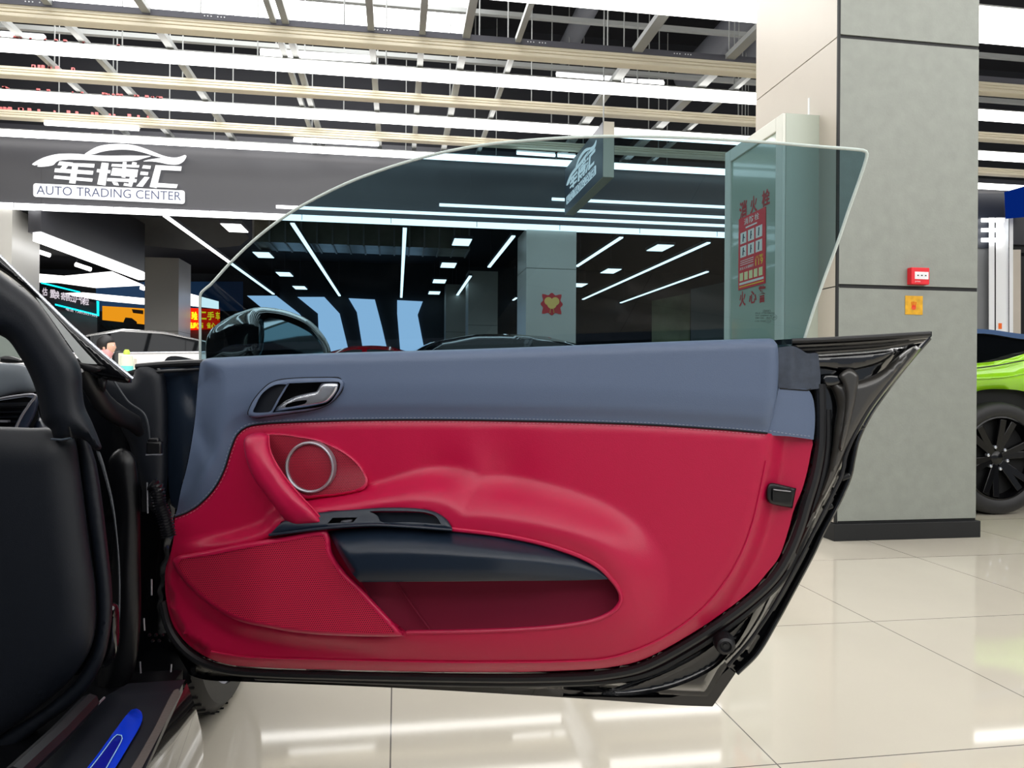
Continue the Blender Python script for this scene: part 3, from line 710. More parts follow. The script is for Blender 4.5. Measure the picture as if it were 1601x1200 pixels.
# picture on the right far wall
o = slab('wall_picture', [(1019, 470), (1079, 458), (1079, 560), (1019, 560)], 16.0, .05, mat('sky_print', (120, 126, 96), rough=.5, var=.55, vscale=1.2), None); tag(o, 'wall picture of a cloudy sky seen through the glass left of the cabinet', 'picture')
o = slab('wall_panel', [(1080, 452), (1137, 440), (1137, 560), (1080, 560)], 15.9, .1, mat('grey_wall_panel', (96, 104, 106), rough=.5), None); tag(o, 'plain grey wall panel between the picture and the cabinet', 'wall panel')
# right edge beyond the pillar
t = empty('shop_front', onY(1560, 400, 12), 'white framed shop entrance right of the pillar with grey side panels', 'shop front')
def rs(nm, x0, x1, y0, y1, Y, m, par=t, th=.1): return slab(nm, rect(x0, y0, x1, y1), Y, th, m, par)
rs('grey_panel', 1500, 1547, 385, 540, 10.4, mat('shade_grey', (110, 112, 114), rough=.5)); rs('post', 1546, 1555, 340, 540, 10.3, WHITEP); rs('post', 1557, 1577, 340, 540, 10.35, WHITEP)
rs('post', 1578, 1584, 340, 540, 10.3, WHITEP); rs('side_panel', 1584, 1596, 390, 540, 10.4, PILW); rs('dark_glass', 1585, 1640, 300, 395, 10.45, JOINT); rs('dark_glass', 1596, 1660, 400, 540, 10.4, JOINT)
rs('dark_head', 1500, 1570, 302, 388, 10.38, mat('head_dark', (16, 22, 34), rough=.5)); 
for y in (344, 359.5, 375): rs('light_bar', 1534, 1570, y-3, y+3, 10.26, LINEM, t, .13)
for o in [o for o in COL.objects if o.name.startswith('light_bar')]:
    pass
lb = [o for o in COL.objects if o.name.startswith('light_bar')]

o = slab('blue_light_panel', [(1570, 300), (1640, 280), (1640, 336), (1572, 342)], 10.0, .05, glow('blue_glow', (10, 50, 150), .4), None); tag(o, 'deep blue glowing panel at the right edge of the view', 'light panel')
o = slab('notice_sticker', rect(1561, 505, 1566.5, 514), 10.345, .004, mat('orange_tag', (240, 110, 40), rough=.5), None); tag(o, 'tiny orange sticker on the white post above the green car roof', 'sticker')
# ================================================================== OWN CAR
car = empty('sports_car', (-1.3, 1.2, 0), 'black low sports car with its door wide open, crimson and slate leather door trim', 'car')
S = spline
# ---- outlines in photo pixels
SHELL = [(258,562),(330,566),(600,566),(1000,550),(1215,531),(1256,529),(1340,524),(1457,518),(1457,518),(1457,525),(1457,525),(1449,535),(1430,559),(1413,580),(1392,606),(1372,629),(1350,668),(1331,711),(1327,737),(1316,767),(1300,798),(1286,824),(1277,846),(1262,874),(1233,928),(1211,972),(1181,1019),(1151,1050),(1142,1060),(1142,1060),(1128,1084),(1114,1104),(1114,1104),(1060,1102),(1001,1098),(900,1091),(750,1082),(600,1074),(375,1065),(320,1062),(290,1050),(270,1022),(258,985),(252,937),(250,880),(254,800),(256,700)]
shell = S(SHELL, True, 8)
TOPSEAM = [(273,808),(290,802),(311,789),(334,765),(350,736),(361,702),(371,679),(386,667),(410,662.5),(460,659.5),(560,656.5),(700,656),(850,658.5),(1000,663),(1130,671),(1200,677)]
seam = S(TOPSEAM, False, 7)
REDR = [(1235,682),(1270,687),(1268,705),(1263,732),(1254,765),(1241,797),(1233,827),(1218,870),(1200,894),(1177,920),(1125,961),(1061,1002),(1001,1032),(950,1043),(900,1047),(800,1050),(632,1049),(600,1048),(500,1046),(412,1043),(356,1038),(322,1026),(292,1005),(270,975),(260,937),(258,900),(260,885),(268,859),(272,835)]
red_out = seam+S([(1200,677),(1200,677)]+REDR+[(273,808)], False, 8)[:-1]
CREASE = [(1203,679),(1198,720),(1188,770),(1176,820),(1158,868),(1130,915),(1095,955),(1045,992),(1000,1014),(950,1029),(880,1034),(800,1035),(700,1035),(600,1033),(450,1029),(380,1026),(330,1018)]
crease = S(CREASE, False, 8)
face_poly = seam+crease+[(285,990),(268,950),(262,900),(266,860),(272,835)]
POCKET = S([(552,880),(570,918),(590,945),(612,968),(636,987),(636,987),(730,986),(820,982.5),(887,976.5),(932,967),(959,953),(970,937),(967,922),(955,905),(940,888),(900,868),(800,858),(650,850),(560,850),(545,862)], True, 7)
ARMOUT = S([(422,834),(440,815),(496,801),(560,795),(610,793),(660,795),(685,802),(703,818),(710,827),(775,834),(842,847),(899,865),(932,883),(955,905),(967,922),(970,937),(959,953),(932,967),(887,976),(820,982),(730,986),(636,988),(600,994),(520,992),(460,987),(420,980),(375,971),(337,952),(300,922),(277,896),(270,881),(276,870),(326,861),(375,851)], True, 8)
def wred(P):
    P = np.asarray(P); da = dist(P, ARMOUT); ins = inside(P, ARMOUT); din = np.where(ins, da, 0); da = np.where(ins, 0, da)
    x, y = P[:, 0], P[:, 1]
    above = sm((950-y)/130)                      # the bolster swells over the armrest, less below it
    k = sm((x-500)/300)
    w = (.026+.026*above)*(1-sm((da-2-20*k*above)/(24+50*k)))
    w *= sm((x-262)/130)
    w -= .022*sm((din-3)/7)
    out = ~inside(P, face_poly); dc = dist(P, crease, False)
    w += np.where(out, -.034*sm(dc/30)**.8, 0)
    w += np.where(out, 0, .003*np.sqrt(np.clip(dc/14, 0, 1)))
    ds = dist(P, seam, False); w = w*sm(ds/12)-.0012
    w += -.007*np.exp(-((x-690)/34)**2-((y-745)/42)**2)+.005*np.exp(-((x-745)/22)**2-((y-740)/45)**2)-.006*np.exp(-((x-800)/40)**2-((y-742)/46)**2)
    w += -.012*sm((470-x)/200)*sm((y-700)/80)*(da > 0)*0
    return w

TL = [(313,568),(318,562),(332,559),(345,558.5),(430,554.5),(520,551.5),(700,546.5),(860,541),(1000,535.5),(1110,531.5),(1196,529),(1209,530),(1215,538),(1217,552),(1217,590),(1214,625),(1207,655),(1200,677)]
left = [(273,808),(277,796),(283,765),(291,735),(298,700),(304,662),(307,630),(309,600)]
slate_out = S(TL, False, 7)+seam[::-1][1:-1]+S(left, False, 7)[:-1]
def wshell(P):
    d = dist(P, np.array(shell)); x, y = P[:, 0], P[:, 1]
    w = -.105+.040*sm((d-10)/26)
    w = np.where(inside(P, red_out) | inside(P, slate_out), -.075, w)
    return w
door = patch('door', shell, D, PAINT, car, sp=6, thick=.05, ang=28, wf=wshell)
# raised stamped web of the rear shut face, grey sheen put into its colour
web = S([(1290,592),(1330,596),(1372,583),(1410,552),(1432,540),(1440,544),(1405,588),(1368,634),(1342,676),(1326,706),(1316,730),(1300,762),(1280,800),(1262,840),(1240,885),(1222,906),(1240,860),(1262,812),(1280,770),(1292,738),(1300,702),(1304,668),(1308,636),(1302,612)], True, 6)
patch('shut_face_pressing', web, D, SHEENPAINT, door, wf=pillow(web, -.058, .018, 14), sp=6, thick=.012)
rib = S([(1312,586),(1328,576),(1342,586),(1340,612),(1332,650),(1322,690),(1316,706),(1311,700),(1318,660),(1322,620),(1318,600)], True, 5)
patch('shut_face_rib', rib, D, SHEENPAINT, door, wf=pillow(rib, -.037, .008, 7), sp=5, thick=.01)
low = S([(985,1066),(1040,1046),(1090,1020),(1130,990),(1165,960),(1178,955),(1165,985),(1145,1015),(1120,1042),(1085,1062),(1040,1078),(985,1087),(940,1084)], True, 6)
patch('lower_corner_pressing', low, D, PAINT, door, wf=pillow(low, -.05, -.012, 10), sp=6, thick=.015)
# weather seals
def dtube(name, pts, r, m, w, parent=door, n=8, step=8, closed=False):
    q = S(pts, closed, step); W = w if callable(w) else (lambda x, y: w)
    return MB().tube([D(x, y, W(x, y)) for x, y in q], r, n).build(name, m, parent)
SE1 = [(1283,600),(1284,650),(1282,700),(1274,745),(1262,785),(1250,825),(1235,862),(1212,900),(1180,932),(1130,970),(1066,1011),(1005,1042),(950,1054),(900,1058),(800,1060),(632,1058),(500,1055),(412,1052),(356,1047),(315,1034),(285,1012),(264,980),(254,940)]
SE2 = [(1294,640),(1294,690),(1288,735),(1276,780),(1264,822),(1246,866),(1224,903),(1190,938),(1140,978),(1076,1020),(1012,1052),(950,1064),(900,1067),(800,1069),(632,1066),(500,1061),(400,1058)]
dtube('weather_seal', SE1, .0075, RUB, -.036)
dtube('weather_seal', SE2, .0055, RUB, -.052)
SE3 = [(1430,545),(1404,578),(1362,634),(1340,672),(1322,712),(1316,742),(1300,776),(1280,816),(1262,852),(1228,915),(1200,962),(1170,1004),(1138,1040)]
dtube('rim_seal', SE3, .003, RUB, -.045)
FL = [(1453,528),(1420,566),(1386,610),(1360,648),(1342,684),(1334,716),(1329,742),(1318,770),(1302,802),(1286,832),(1268,870),(1238,926),(1214,970),(1184,1020),(1152,1052)]
dtube('flange_edge', FL, .004, PAINT, -.098)
for x, y in ((1345, 668), (1323, 745), (1296, 792)):
    MB().bar(D(x-9, y+3, -.07), D(x+5, y-3, -.07), .012, .008).build('flange_clip', BLK, door, bevel=.002)
# belt strips, top right
for i, (dy, m, w) in enumerate(((0, RUB, -.02), (7, PAINT, -.026), (13, RUB, -.032), (19, PAINT, -.036))):
    q = [(1238, 533+dy), (1300, 530.5+dy*.95), (1380, 526+dy*.85), (1454-dy*.6, 521.5+dy*.5)]
    MB().tube([D(x, y, w) for x, y in S(q, False, 12)], .0042, 8).build('belt_strip', m, door)
HL = S([(1250,556),(1290,553),(1350,549),(1396,545),(1400,550),(1380,566),(1345,577),(1318,580),(1290,576),(1262,575)], True, 6)
patch('belt_pressing', HL, D, PAINT, door, wf=pillow(HL, -.05, .012, 9), sp=6, thick=.01)
bx_ = S([(1286,586),(1316,587),(1316,600),(1288,603)], True, 5)
patch('belt_pressing', bx_, D, PAINT, door, wf=pillow(bx_, -.045, .006, 5), sp=5, thick=.01)
# outer skin corner below
cor = [(1150,1052),(1114,1104),(1060,1102),(1001,1098),(900,1091),(880,1088),(985,1090),(1050,1090),(1088,1080),(1120,1062),(1140,1044)]
patch('outer_skin_edge', cor, D, PAINT, door, wf=-.10, sp=8, thick=.03)
# bump stop
c = D(1133, 1006, -.03)
MB().lathe([(0, .012), (.004, .012), (.004, .009), (.007, .009), (.009, .014), (.013, .012), (.016, .004), (.017, -.01)], c, DN, 24).build('bump_stop', RUB, door)
bs = S([(1118,994),(1128,988),(1136,992),(1146,1000),(1150,1012),(1140,1020),(1126,1020),(1116,1008)], True, 4)
patch('bump_stop_bracket', bs, D, BLK, door, wf=pillow(bs, -.045, .01, 6), sp=4, thick=.01)

# ---- red leather panel
red = patch('crimson_panel', red_out, D, RED, door, wf=wred, holes=[POCKET, ], sp=6.5, thick=.055, ang=60)
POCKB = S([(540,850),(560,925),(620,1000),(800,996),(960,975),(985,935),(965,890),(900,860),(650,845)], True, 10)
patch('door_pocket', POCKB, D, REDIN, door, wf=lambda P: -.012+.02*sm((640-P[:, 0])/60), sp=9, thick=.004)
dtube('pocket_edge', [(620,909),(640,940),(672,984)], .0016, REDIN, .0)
dtube('pocket_rim', [(636,988),(730,986.5),(820,983),(887,977),(932,968),(960,954),(971,937),(968,922),(956,905),(935,884.5),(899,866),(842,848),(775,835),(706,827)], .0035, RED2, lambda x, y: float(wred(np.array([(x, y-1.5 if y < 905 else y+1.5)]))[0])+.0005)
dtube('crease_highlight_tube', CREASE[1:], .0016, RED2, lambda x, y: float(wred(np.array([(x-1, y-2)]))[0])+.0002)  # thin tube added along the crease to catch its edge highlight
# ---- lower speaker grille
GRO = S([(510,826),(510,826),(516,840),(520,864),(542,896),(562,915),(588,943),(613,970),(633,994),(633,994),(600,995),(520,993),(460,988),(420,981),(375,971),(337,952),(300,922),(278,896),(270,881),(272,872),(280,868),(326,860),(375,850),(450,837),(480,831)], True, 6)
wg = lambda P: .006+.048*sm((np.asarray(P)[:, 0]-250)/170)+.004
def wgro(P): return wg(P)+.010*np.sqrt(np.clip(1-(1-np.clip(dist(P, GRO)/7, 0, 1))**2, 0, 1))
GRI = S([(505,838),(510,862),(532,898),(556,921),(580,948),(604,974),(617,988),(600,989),(520,987),(462,982),(422,975),(379,965),(341,946),(305,917),(284,893),(278,880),(284,874),(328,868),(377,858),(452,845)], True, 6)
gr = patch('speaker_grille_frame', GRO, D, RED2, door, wf=wgro, holes=[GRI], sp=6, thick=.02)
patch('speaker_grille', GRI, D, PERF, gr, wf=lambda P: wg(P)+.0085, sp=9, thick=.003)
# ---- switch shelf above the armrest
SHF = S([(421,836),(421,836),(432,824),(444,814),(470,806),(496,801),(560,795.5),(610,793),(660,795),(683,801),(698,811),(707,825),(707,828),(707,828),(640,822),(580,820),(500,825)], True, 5)
wsh = lambda P: .054+.014*sm((np.asarray(P)[:, 1]-795)/30)
SHI = S([(577,799),(577,799),(600,798.5),(660,800),(680,806),(690,819),(690,819),(640,816),(596,815.5),(590,806)], True, 4)
SHS = [(520,809),(559,808.5),(552,816),(512,818)]
sh = patch('switch_shelf', SHF, D, CHAR, door, wf=lambda P: wsh(P)+pillow(SHF, 0, .004, 4)(P), holes=[SHI, SHS], sp=4.5, thick=.03)
patch('shelf_tray', S([(572,795),(600,794),(660,796),(686,803),(697,823),(640,820),(590,819),(580,806)], True, 5), D, CHAR, sh, wf=.040, sp=8, thick=.003)
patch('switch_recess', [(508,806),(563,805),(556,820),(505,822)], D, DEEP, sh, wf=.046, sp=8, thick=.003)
sw = S([(534,813),(552,811),(550,816),(532,817)], True, 3); patch('window_switch', sw, D, SATIN, sh, wf=pillow(sw, .056, .005, 3), sp=3, thick=.012)
MB().tube([D(x, y, .0725) for x, y in S([(421,836),(500,826),(580,820.5),(640,823),(707,828)], False, 8)], .0024, 8).build('shelf_lip', CHAR, sh)
# ---- armrest pad
ARM = S([(513,830),(513,830),(580,824),(640,824.5),(706,829),(775,837),(842,849),(899,866.5),(932,884.5),(953,905),(953,905),(900,907),(780,908),(640,909),(562,909.5),(562,909.5),(548,893),(530,864)], True, 6)
axp = [513, 580, 640, 706, 775, 842, 899, 932, 953]; ayp = [830, 824, 824, 829, 837, 849, 866, 884, 905]
def warm(P):
    x, y = P[:, 0], P[:, 1]; yt = np.interp(x, axp, ayp); t = np.clip((y-yt)/np.maximum(908-yt, 4), 0, 1)
    H = .052*sm((975-x)/210)
    b = .036+.012*sm((960-x)/200)
    return b+H*np.sin(np.minimum(t*1.9, 1)*math.pi/2)-.010*H/.05*np.clip((t-.75)/.25, 0, 1)**2-.03*(1-sm((x-508)/26))*0-.02*(1-np.sqrt(np.clip(dist(P, ARM[-12:]+ARM[:1], False)/10, 0, 1)))
patch('armrest', ARM, D, CHAR, door, wf=warm, sp=5, thick=.05, ang=60)
# ---- pull handle
HND = S([(381,692),(385,682),(396,677),(411,676),(419,680),(420,699),(426,716),(438,736),(448,751),(470,777),(490,798),(507,819),(507,819),(484,824),(459,828),(459,828),(443,810),(414,772),(396,747),(385,718)], True, 4)
def whnd(P):
    base = .030+.034*np.sin(np.clip((P[:, 1]-672)/152, 0, 1)*math.pi)**.7+.02*sm((P[:, 1]-740)/90)
    return base+.016*np.sqrt(np.clip(1-(1-np.clip(dist(P, HND)/17, 0, 1))**2, 0, 1))
patch('pull_handle', HND, D, RED2, door, wf=whnd, sp=3.5, thick=.03, ang=70)
dtube('handle_piping', [(420,681),(421,699),(427,716),(439,736),(449,750),(471,776),(491,797),(508,818)], .0016, RED2, lambda x, y: .030+.034*max(0, math.sin(min(1, max(0, (y-672)/152))*math.pi))**.7+.02*float(sm((y-740)/90)))
# ---- tweeter
wtw = lambda P: .010*sm((np.asarray(P)[:, 1]-725)/50)
TW = S([(408,680),(417,676),(440,676),(470,680),(500,686),(530,699),(552,714),(567,730),(575,745),(576,753),(571,764),(555,770),(525,775),(500,777),(474,779),(450,760),(424,722)], True, 5)
TWI = S([(412,683),(440,680),(470,684),(499,690),(528,703),(549,717),(563,732),(570,745),(571,753),(566,760),(552,766),(525,771),(500,773),(478,774),(455,757),(428,718)], True, 5)
tw = patch('tweeter_surround', TW, D, RED2, door, wf=lambda P: pillow(TW, .002, .004, 4)(P)+wtw(P), holes=[TWI], sp=5, thick=.01)
patch('tweeter_surround_mesh', TWI, D, PERF2, tw, wf=lambda P: .0045+wtw(P), sp=8, thick=.003)
c = D(485.5, 730, .0135); r0 = (D(485.5+39, 730, .0135)-c).length
MB().lathe([(r0-.0055, -.004), (r0-.0052, .0045), (r0-.003, .006), (r0-.001, .005), (r0, .001), (r0, -.006)], c, DN, 64).build('tweeter_ring', CHROME if 0 else SATIN, tw)
n = 48; circ = [(485.5+35*math.cos(2*math.pi*i/n), 730+35*math.sin(2*math.pi*i/n)) for i in range(n)]
patch('tweeter_mesh', circ, D, PERF2, tw, wf=lambda P: .0138+.003*np.clip(1-np.hypot(P[:, 0]-485.5, P[:, 1]-730)/35, 0, 1), sp=6, thick=.003)

# ---- slate leather top
BEZ = S([(388,648),(389,640),(398,623),(413,606),(428,596),(455,591.5),(500,590),(527,590.5),(536,594),(537.5,602),(530,617),(515,631),(492,640),(455,646),(410,652),(393,652.5)], True, 4)
RIN = S([(424,645),(424,645),(449,599),(449,599),(500,597),(530,597),(532,600),(529,611),(513,631),(487,638)], True, 4)
LPD = S([(396,644),(398,637),(410,615),(429,602),(447,600.5),(450,602),(424,642),(420,644)], True, 4)
def wsl(P):
    x, y = P[:, 0], P[:, 1]; dt = dist(P, S(TL, False, 7), False)
    w = .016*np.sqrt(np.clip(1-(1-np.clip(dt/16, 0, 1))**2, 0, 1))-.002
    w += .010*sm((y-560)/70)*(1-sm((y-620)/40))*0
    ds = dist(P, seam, False); w = w*sm(ds/26)*(.55+.45*sm(ds/60))
    dl = dist(P, S(left, False, 7), False); w -= .03*(1-sm(dl/45))
    w += -.010*np.exp(-((x-322)/14)**2-((y-690-(x-322)*1.0)/30)**2)+.006*np.exp(-((x-318-(740-y)*.35)/9)**2)*sm((y-690)/40)
    return w
sl = patch('slate_panel', slate_out, D, SLATE, door, wf=wsl, holes=[RIN, LPD], sp=6, thick=.02, ang=60)
# side return of the slate trim, rubber cap
SR = S([(1200,677),(1207,655),(1214,625),(1217,607),(1217,607),(1240,608),(1263,609),(1271,622),(1274,645),(1274,665),(1272,687),(1272,687),(1236,682)], True, 5)
patch('slate_side_return', SR, D, SLATE, door, wf=lambda P: -.004-.020*sm((P[:, 0]-1200)/70), sp=6, thick=.02)
CAPP = S([(1217,543),(1217,543),(1240,541),(1252,546),(1262,552),(1278,552),(1280,560),(1283,590),(1282,607),(1282,607),(1263,609),(1240,608),(1217,607),(1217,607)], True, 4)
patch('rubber_end_cap', CAPP, D, RUBD, door, wf=lambda P: -.012-.018*sm((P[:, 0]-1217)/60)+.006*np.exp(-((P[:, 0]-1240)/10)**2), sp=5, thick=.02)
dtube('cap_groove', [(1219,607),(1240,608.5),(1263,610),(1268,608)], .0012, DEEP, lambda x, y: -.004-.02*float(sm((x-1200)/70)), n=6)
# stitching
def stitches(name, path, off, m, w, ln=3.2, gap=2.6, r=.0006, par=None):
    b = MB(); q = S(path, False, 1.0); i = 0; L = int(ln+gap)+1
    P = np.array(q); T = np.gradient(P, axis=0); T /= np.hypot(T[:, 0], T[:, 1])[:, None]+1e-9; N = np.c_[-T[:, 1], T[:, 0]]
    Q = P+N*off; W = w(Q)
    while i+int(ln) < len(Q):
        a = Q[i]; c = Q[i+int(ln)]; b.bar(D(a[0], a[1], W[i]+.0012), D(c[0], c[1], W[i+int(ln)]+.0012), r*1.6, r, DN); i += L
    return b.build(name, m, par, False)
TS = TOPSEAM+[(1235,682),(1268,686)]
stitches('stitching', TOPSEAM, -3.2, STW, wsl, par=sl)
stitches('stitching', TOPSEAM, 3.4, STR, wred, par=red)
MB().tube([D(x, y, .0006) for x, y in S(TOPSEAM, False, 8)], .0013, 6).build('seam_groove', DEEP, sl)
stitches('stitching', [(1203,676),(1235,681),(1270,685)], -3, STW, lambda P: -.003-.020*sm((P[:, 0]-1200)/70), par=sl)
# ---- inner door handle
BZ = patch('handle_bezel', BEZ, D, SLATE, door, wf=lambda P: .0145+.006*np.sqrt(np.clip(1-(1-np.clip(dist(P, BEZ)/5, 0, 1))**2, 0, 1)), holes=[RIN, LPD], sp=3.5, thick=.012)
dtube('bezel_groove', [p for p in BEZ[::4]], .0011, DEEP, .0146, BZ, 6, 4, True)
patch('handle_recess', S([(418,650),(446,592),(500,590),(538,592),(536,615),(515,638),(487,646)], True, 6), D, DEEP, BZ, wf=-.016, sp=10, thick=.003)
patch('blank_pad', LPD, D, NAVY, BZ, wf=lambda P: .011+.003*sm((P[:, 0]-396)/50), sp=4, thick=.012)
MB().tube([D(x, y, .0165) for x, y in ((424.5,645),(436,623),(451,598.5))], .0016, 8).build('divider', SLATE, BZ)
LEV = S([(503,598.5),(503,598.5),(515,597.5),(528,598.5),(529.5,601),(527,611),(519,622),(510,629),(490,634),(460,639),(429,644),(429,644),(431,639),(438,632),(450,624.5),(464,618.5),(480,614.5),(495,611.5),(495,611.5),(498,606)], True, 3)
LH = S([(446,636.5),(448,632),(460,627.5),(474,625.5),(480,625.5),(478,630),(476,631),(462,634.5)], True, 3)
patch('release_lever', LEV, D, CHROME, BZ, wf=lambda P: .006+.010*sm((P[:, 0]-440)/80)+.006*np.sqrt(np.clip(1-(1-np.clip(dist(P, LEV)/6, 0, 1))**2, 0, 1)), holes=[LH], sp=2.6, thick=.01, ang=50)
# ---- latch aperture in the red edge
LT = S([(1200,760),(1205,754.5),(1225,758),(1245,763),(1245,763),(1242,778),(1239,794),(1239,794),(1220,791),(1203,786),(1198,775)], True, 4)
lt = patch('latch_cover', LT, D, BLK, door, wf=lambda P: pillow(LT, -.008, .005, 5)(P)-.018*sm((P[:, 0]-1195)/50), sp=4, thick=.02)
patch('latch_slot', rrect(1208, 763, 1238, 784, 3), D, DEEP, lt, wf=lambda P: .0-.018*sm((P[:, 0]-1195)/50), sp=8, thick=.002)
MB().tube([D(1209, 765, -.002), D(1236, 768, -.015)], .001, 6).build('latch_edge', SATIN, lt)
# ---- hinge-side cover of the door top
FC = S([(236,568),(236,568),(300,570),(334,566),(318,585),(308,604),(307,630),(303,662),(297,700),(290,735),(282,765),(276,796),(268,790),(262,740),(258,700),(250,650),(240,610)], True, 7)
patch('hinge_side_cover', FC, D, CHAR, door, wf=lambda P: -.045+.028*sm((P[:, 0]-250)/60)-.018*np.exp(-((P[:, 0]-300)/14)**2-((P[:, 1]-615)/30)**2), sp=6, thick=.01)
MB().tube([D(x, y, -.02) for x, y in ((214,573),(260,569),(300,567),(335,566.5))], .006, 8).tube([D(x, y, -.02) for x, y in ((240,581),(280,579),(312,577))], .003, 8).build('belt_strip', RUB, door)
# ---- window glass
GLO = [(313,580),(313,580),(313,520),(313,463),(316,456),(330,444),(360,411),(400,373),(450,335),(500,306.5),(550,283),(600,264.5),(650,249),(700,236.5),(760,226),(830,219),(900,214.5),(960,213),(1040,214),(1120,217.5),(1200,222.5),(1280,229),(1342,234),(1354,237),(1355,245),(1344,280),(1328,325),(1310,378),(1290,432),(1270,490),(1252,548),(1252,548)]
glo = S(GLO, False, 6)
TINT = tint_glass('tinted_window_glass', (.20, .31, .355), 1.45, .7)
gl = patch('door_window', glo, G, TINT, door, wf=0.0, sp=40, thick=0, ang=60)
ed = S(GLO[1:-1], False, 5)
MB().tube([G(x, y, 0) for x, y in ed[1:]], .0024, 8).build('glass_edge', mat('ground_glass_edge', (225, 238, 232), rough=.25, spec=.8), gl)
ETCH = mat('etched_mark', (20, 24, 26), rough=.6)
def gring(cx, cy, rx, ry, th, par):
    n = 28; b = MB(); A = [G(cx+rx*math.cos(2*math.pi*i/n), cy+ry*math.sin(2*math.pi*i/n), .001) for i in range(n)]; A.append(A[0])
    return b.tube(A, th, 5).build('etched_ring', ETCH, par)
for i in range(4): gring(1195+2.6*i-0, 486, 1.7, 1.5, .00022, gl)
gring(1210.5, 495.7, 4.2, 4.0, .00022, gl); gring(1201, 501.6, 4.2, 2.6, .00022, gl)
def gtext(s, x0, x1, yt, yb):
    a = G(x1, yb, .001); c = G(x0, yb, .001); u = G(x1, yt, .001)
    me = text(s, 'lettering', ETCH, a, (c-a), (u-a), (c-a).length, (u-a).length, gl, 0, 0)
gtext('SICHERHEITS GLAS', 1181, 1211, 488.3, 490.6); gtext('E6 TEMPERED TRSP', 1181, 1206, 492, 494.2); gtext('43R - 001582', 1181, 1205, 495.6, 498); gtext('DOT 4711', 1181, 1196, 500.8, 502.8); gtext('E6', 1208.5, 1212.5, 494.3, 497.4); gtext('CCC', 1199, 1203, 500.4, 502.8)
# ---- door mirror (outside, beyond the door plane)
MIR = S([(322,572),(322,572),(321,540),(324,526),(332,513),(346,502),(362,493),(380,486),(397,481),(416,480),(450,486),(484,501),(506,524),(516,544),(520,572),(520,572)], True, 6)
def wmir(P):
    return -.16+.05*np.sqrt(np.clip(1-(1-np.clip(dist(P, MIR)/40, 0, 1))**2, 0, 1))-.10*sm((410-P[:, 0])/90)
MO = S([(405,572),(405,572),(405,500),(408,491),(416,488),(446,493),(478,507),(497,528),(505,548),(507,572),(507,572)], True, 6)
mi = patch('door_mirror', MIR, D, PAINT, door, wf=wmir, holes=[MO], sp=4, thick=.10, ang=70)
patch('mirror_glass', MO, D, mat('mirror_silver', (120, 130, 136), rough=.02, metal=1), mi, wf=lambda P: -.135-.0003*(P[:, 0]-450)-.00027*(560-P[:, 1]), sp=20, thick=.004)
patch('mirror_inner', S([(400,572),(400,490),(425,484),(470,500),(505,530),(512,572)], True, 10), D, BLK, mi, wf=-.19, sp=20, thick=.004)
# ---- own car body: sill, pillar, dash, hinge area (frontal pieces stand at their own depths)
def fp(name, pts, Y, m, parent=car, h=.006, r=8, th=.02, sp=8, step=7, dy=None, hole=(), closed_spline=True, ang=50):
    o_ = S(pts, True, step) if closed_spline else pts
    def mf(x, y, w): return onY(x, y, Y-(dy(x, y) if dy else 0)-w)
    return patch(name, o_, mf, m, parent, wf=pillow(o_, 0, h, r), sp=sp, thick=th, holes=hole, ang=ang)
# deep dark backing of the shut line and footwell
fp('hinge_pillar', [(118,560),(150,566),(200,580),(240,566),(268,600),(280,760),(268,860),(256,920),(262,990),(300,1066),(280,1072),(120,1110),(60,1150),(60,700),(100,600)], 1.46, PAINT, h=.004, th=.05, step=12, sp=14)
kick = fp('side_trim', [(-60,690),(70,668),(100,676),(116,684),(126,740),(140,850),(150,930),(146,1000),(120,1050),(80,1090),(0,1150),(-60,1190)], 1.10, NAVY, h=.03, r=60, sp=10, step=10)
fp('inner_seal', [(108,640),(118,684),(132,780),(146,880),(152,950),(146,1010),(118,1062),(60,1112),(-60,1185),(-60,1200),(-20,1196),(70,1132),(130,1085),(158,1040),(170,1000),(176,940),(168,850),(152,730),(140,690),(130,650)], 1.12, NAVY, h=.016, r=12, sp=6)
fp('seal_edge', [(150,704),(156,706),(168,745),(178,790),(185,850),(188,900),(188,950),(185,990),(182,990),(185,940),(184,880),(180,830),(172,780),(160,735)], 1.19, mat('edge_trim', (86, 90, 96), rough=.5), h=.001, r=3, sp=4, th=.006)
fp('painted_pillar', [(163,990),(170,900),(178,800),(170,720),(190,700),(214,720),(220,900),(218,1000),(200,1070),(160,1090),(150,1060)], 1.30, BLK, h=.02, r=40, sp=9)
fp('painted_bulge', [(165,965),(171,940),(184,945),(187,980),(186,1010),(178,1030),(166,1042),(154,1040),(158,1005)], 1.18, PAINT, h=.02, r=14, sp=5)
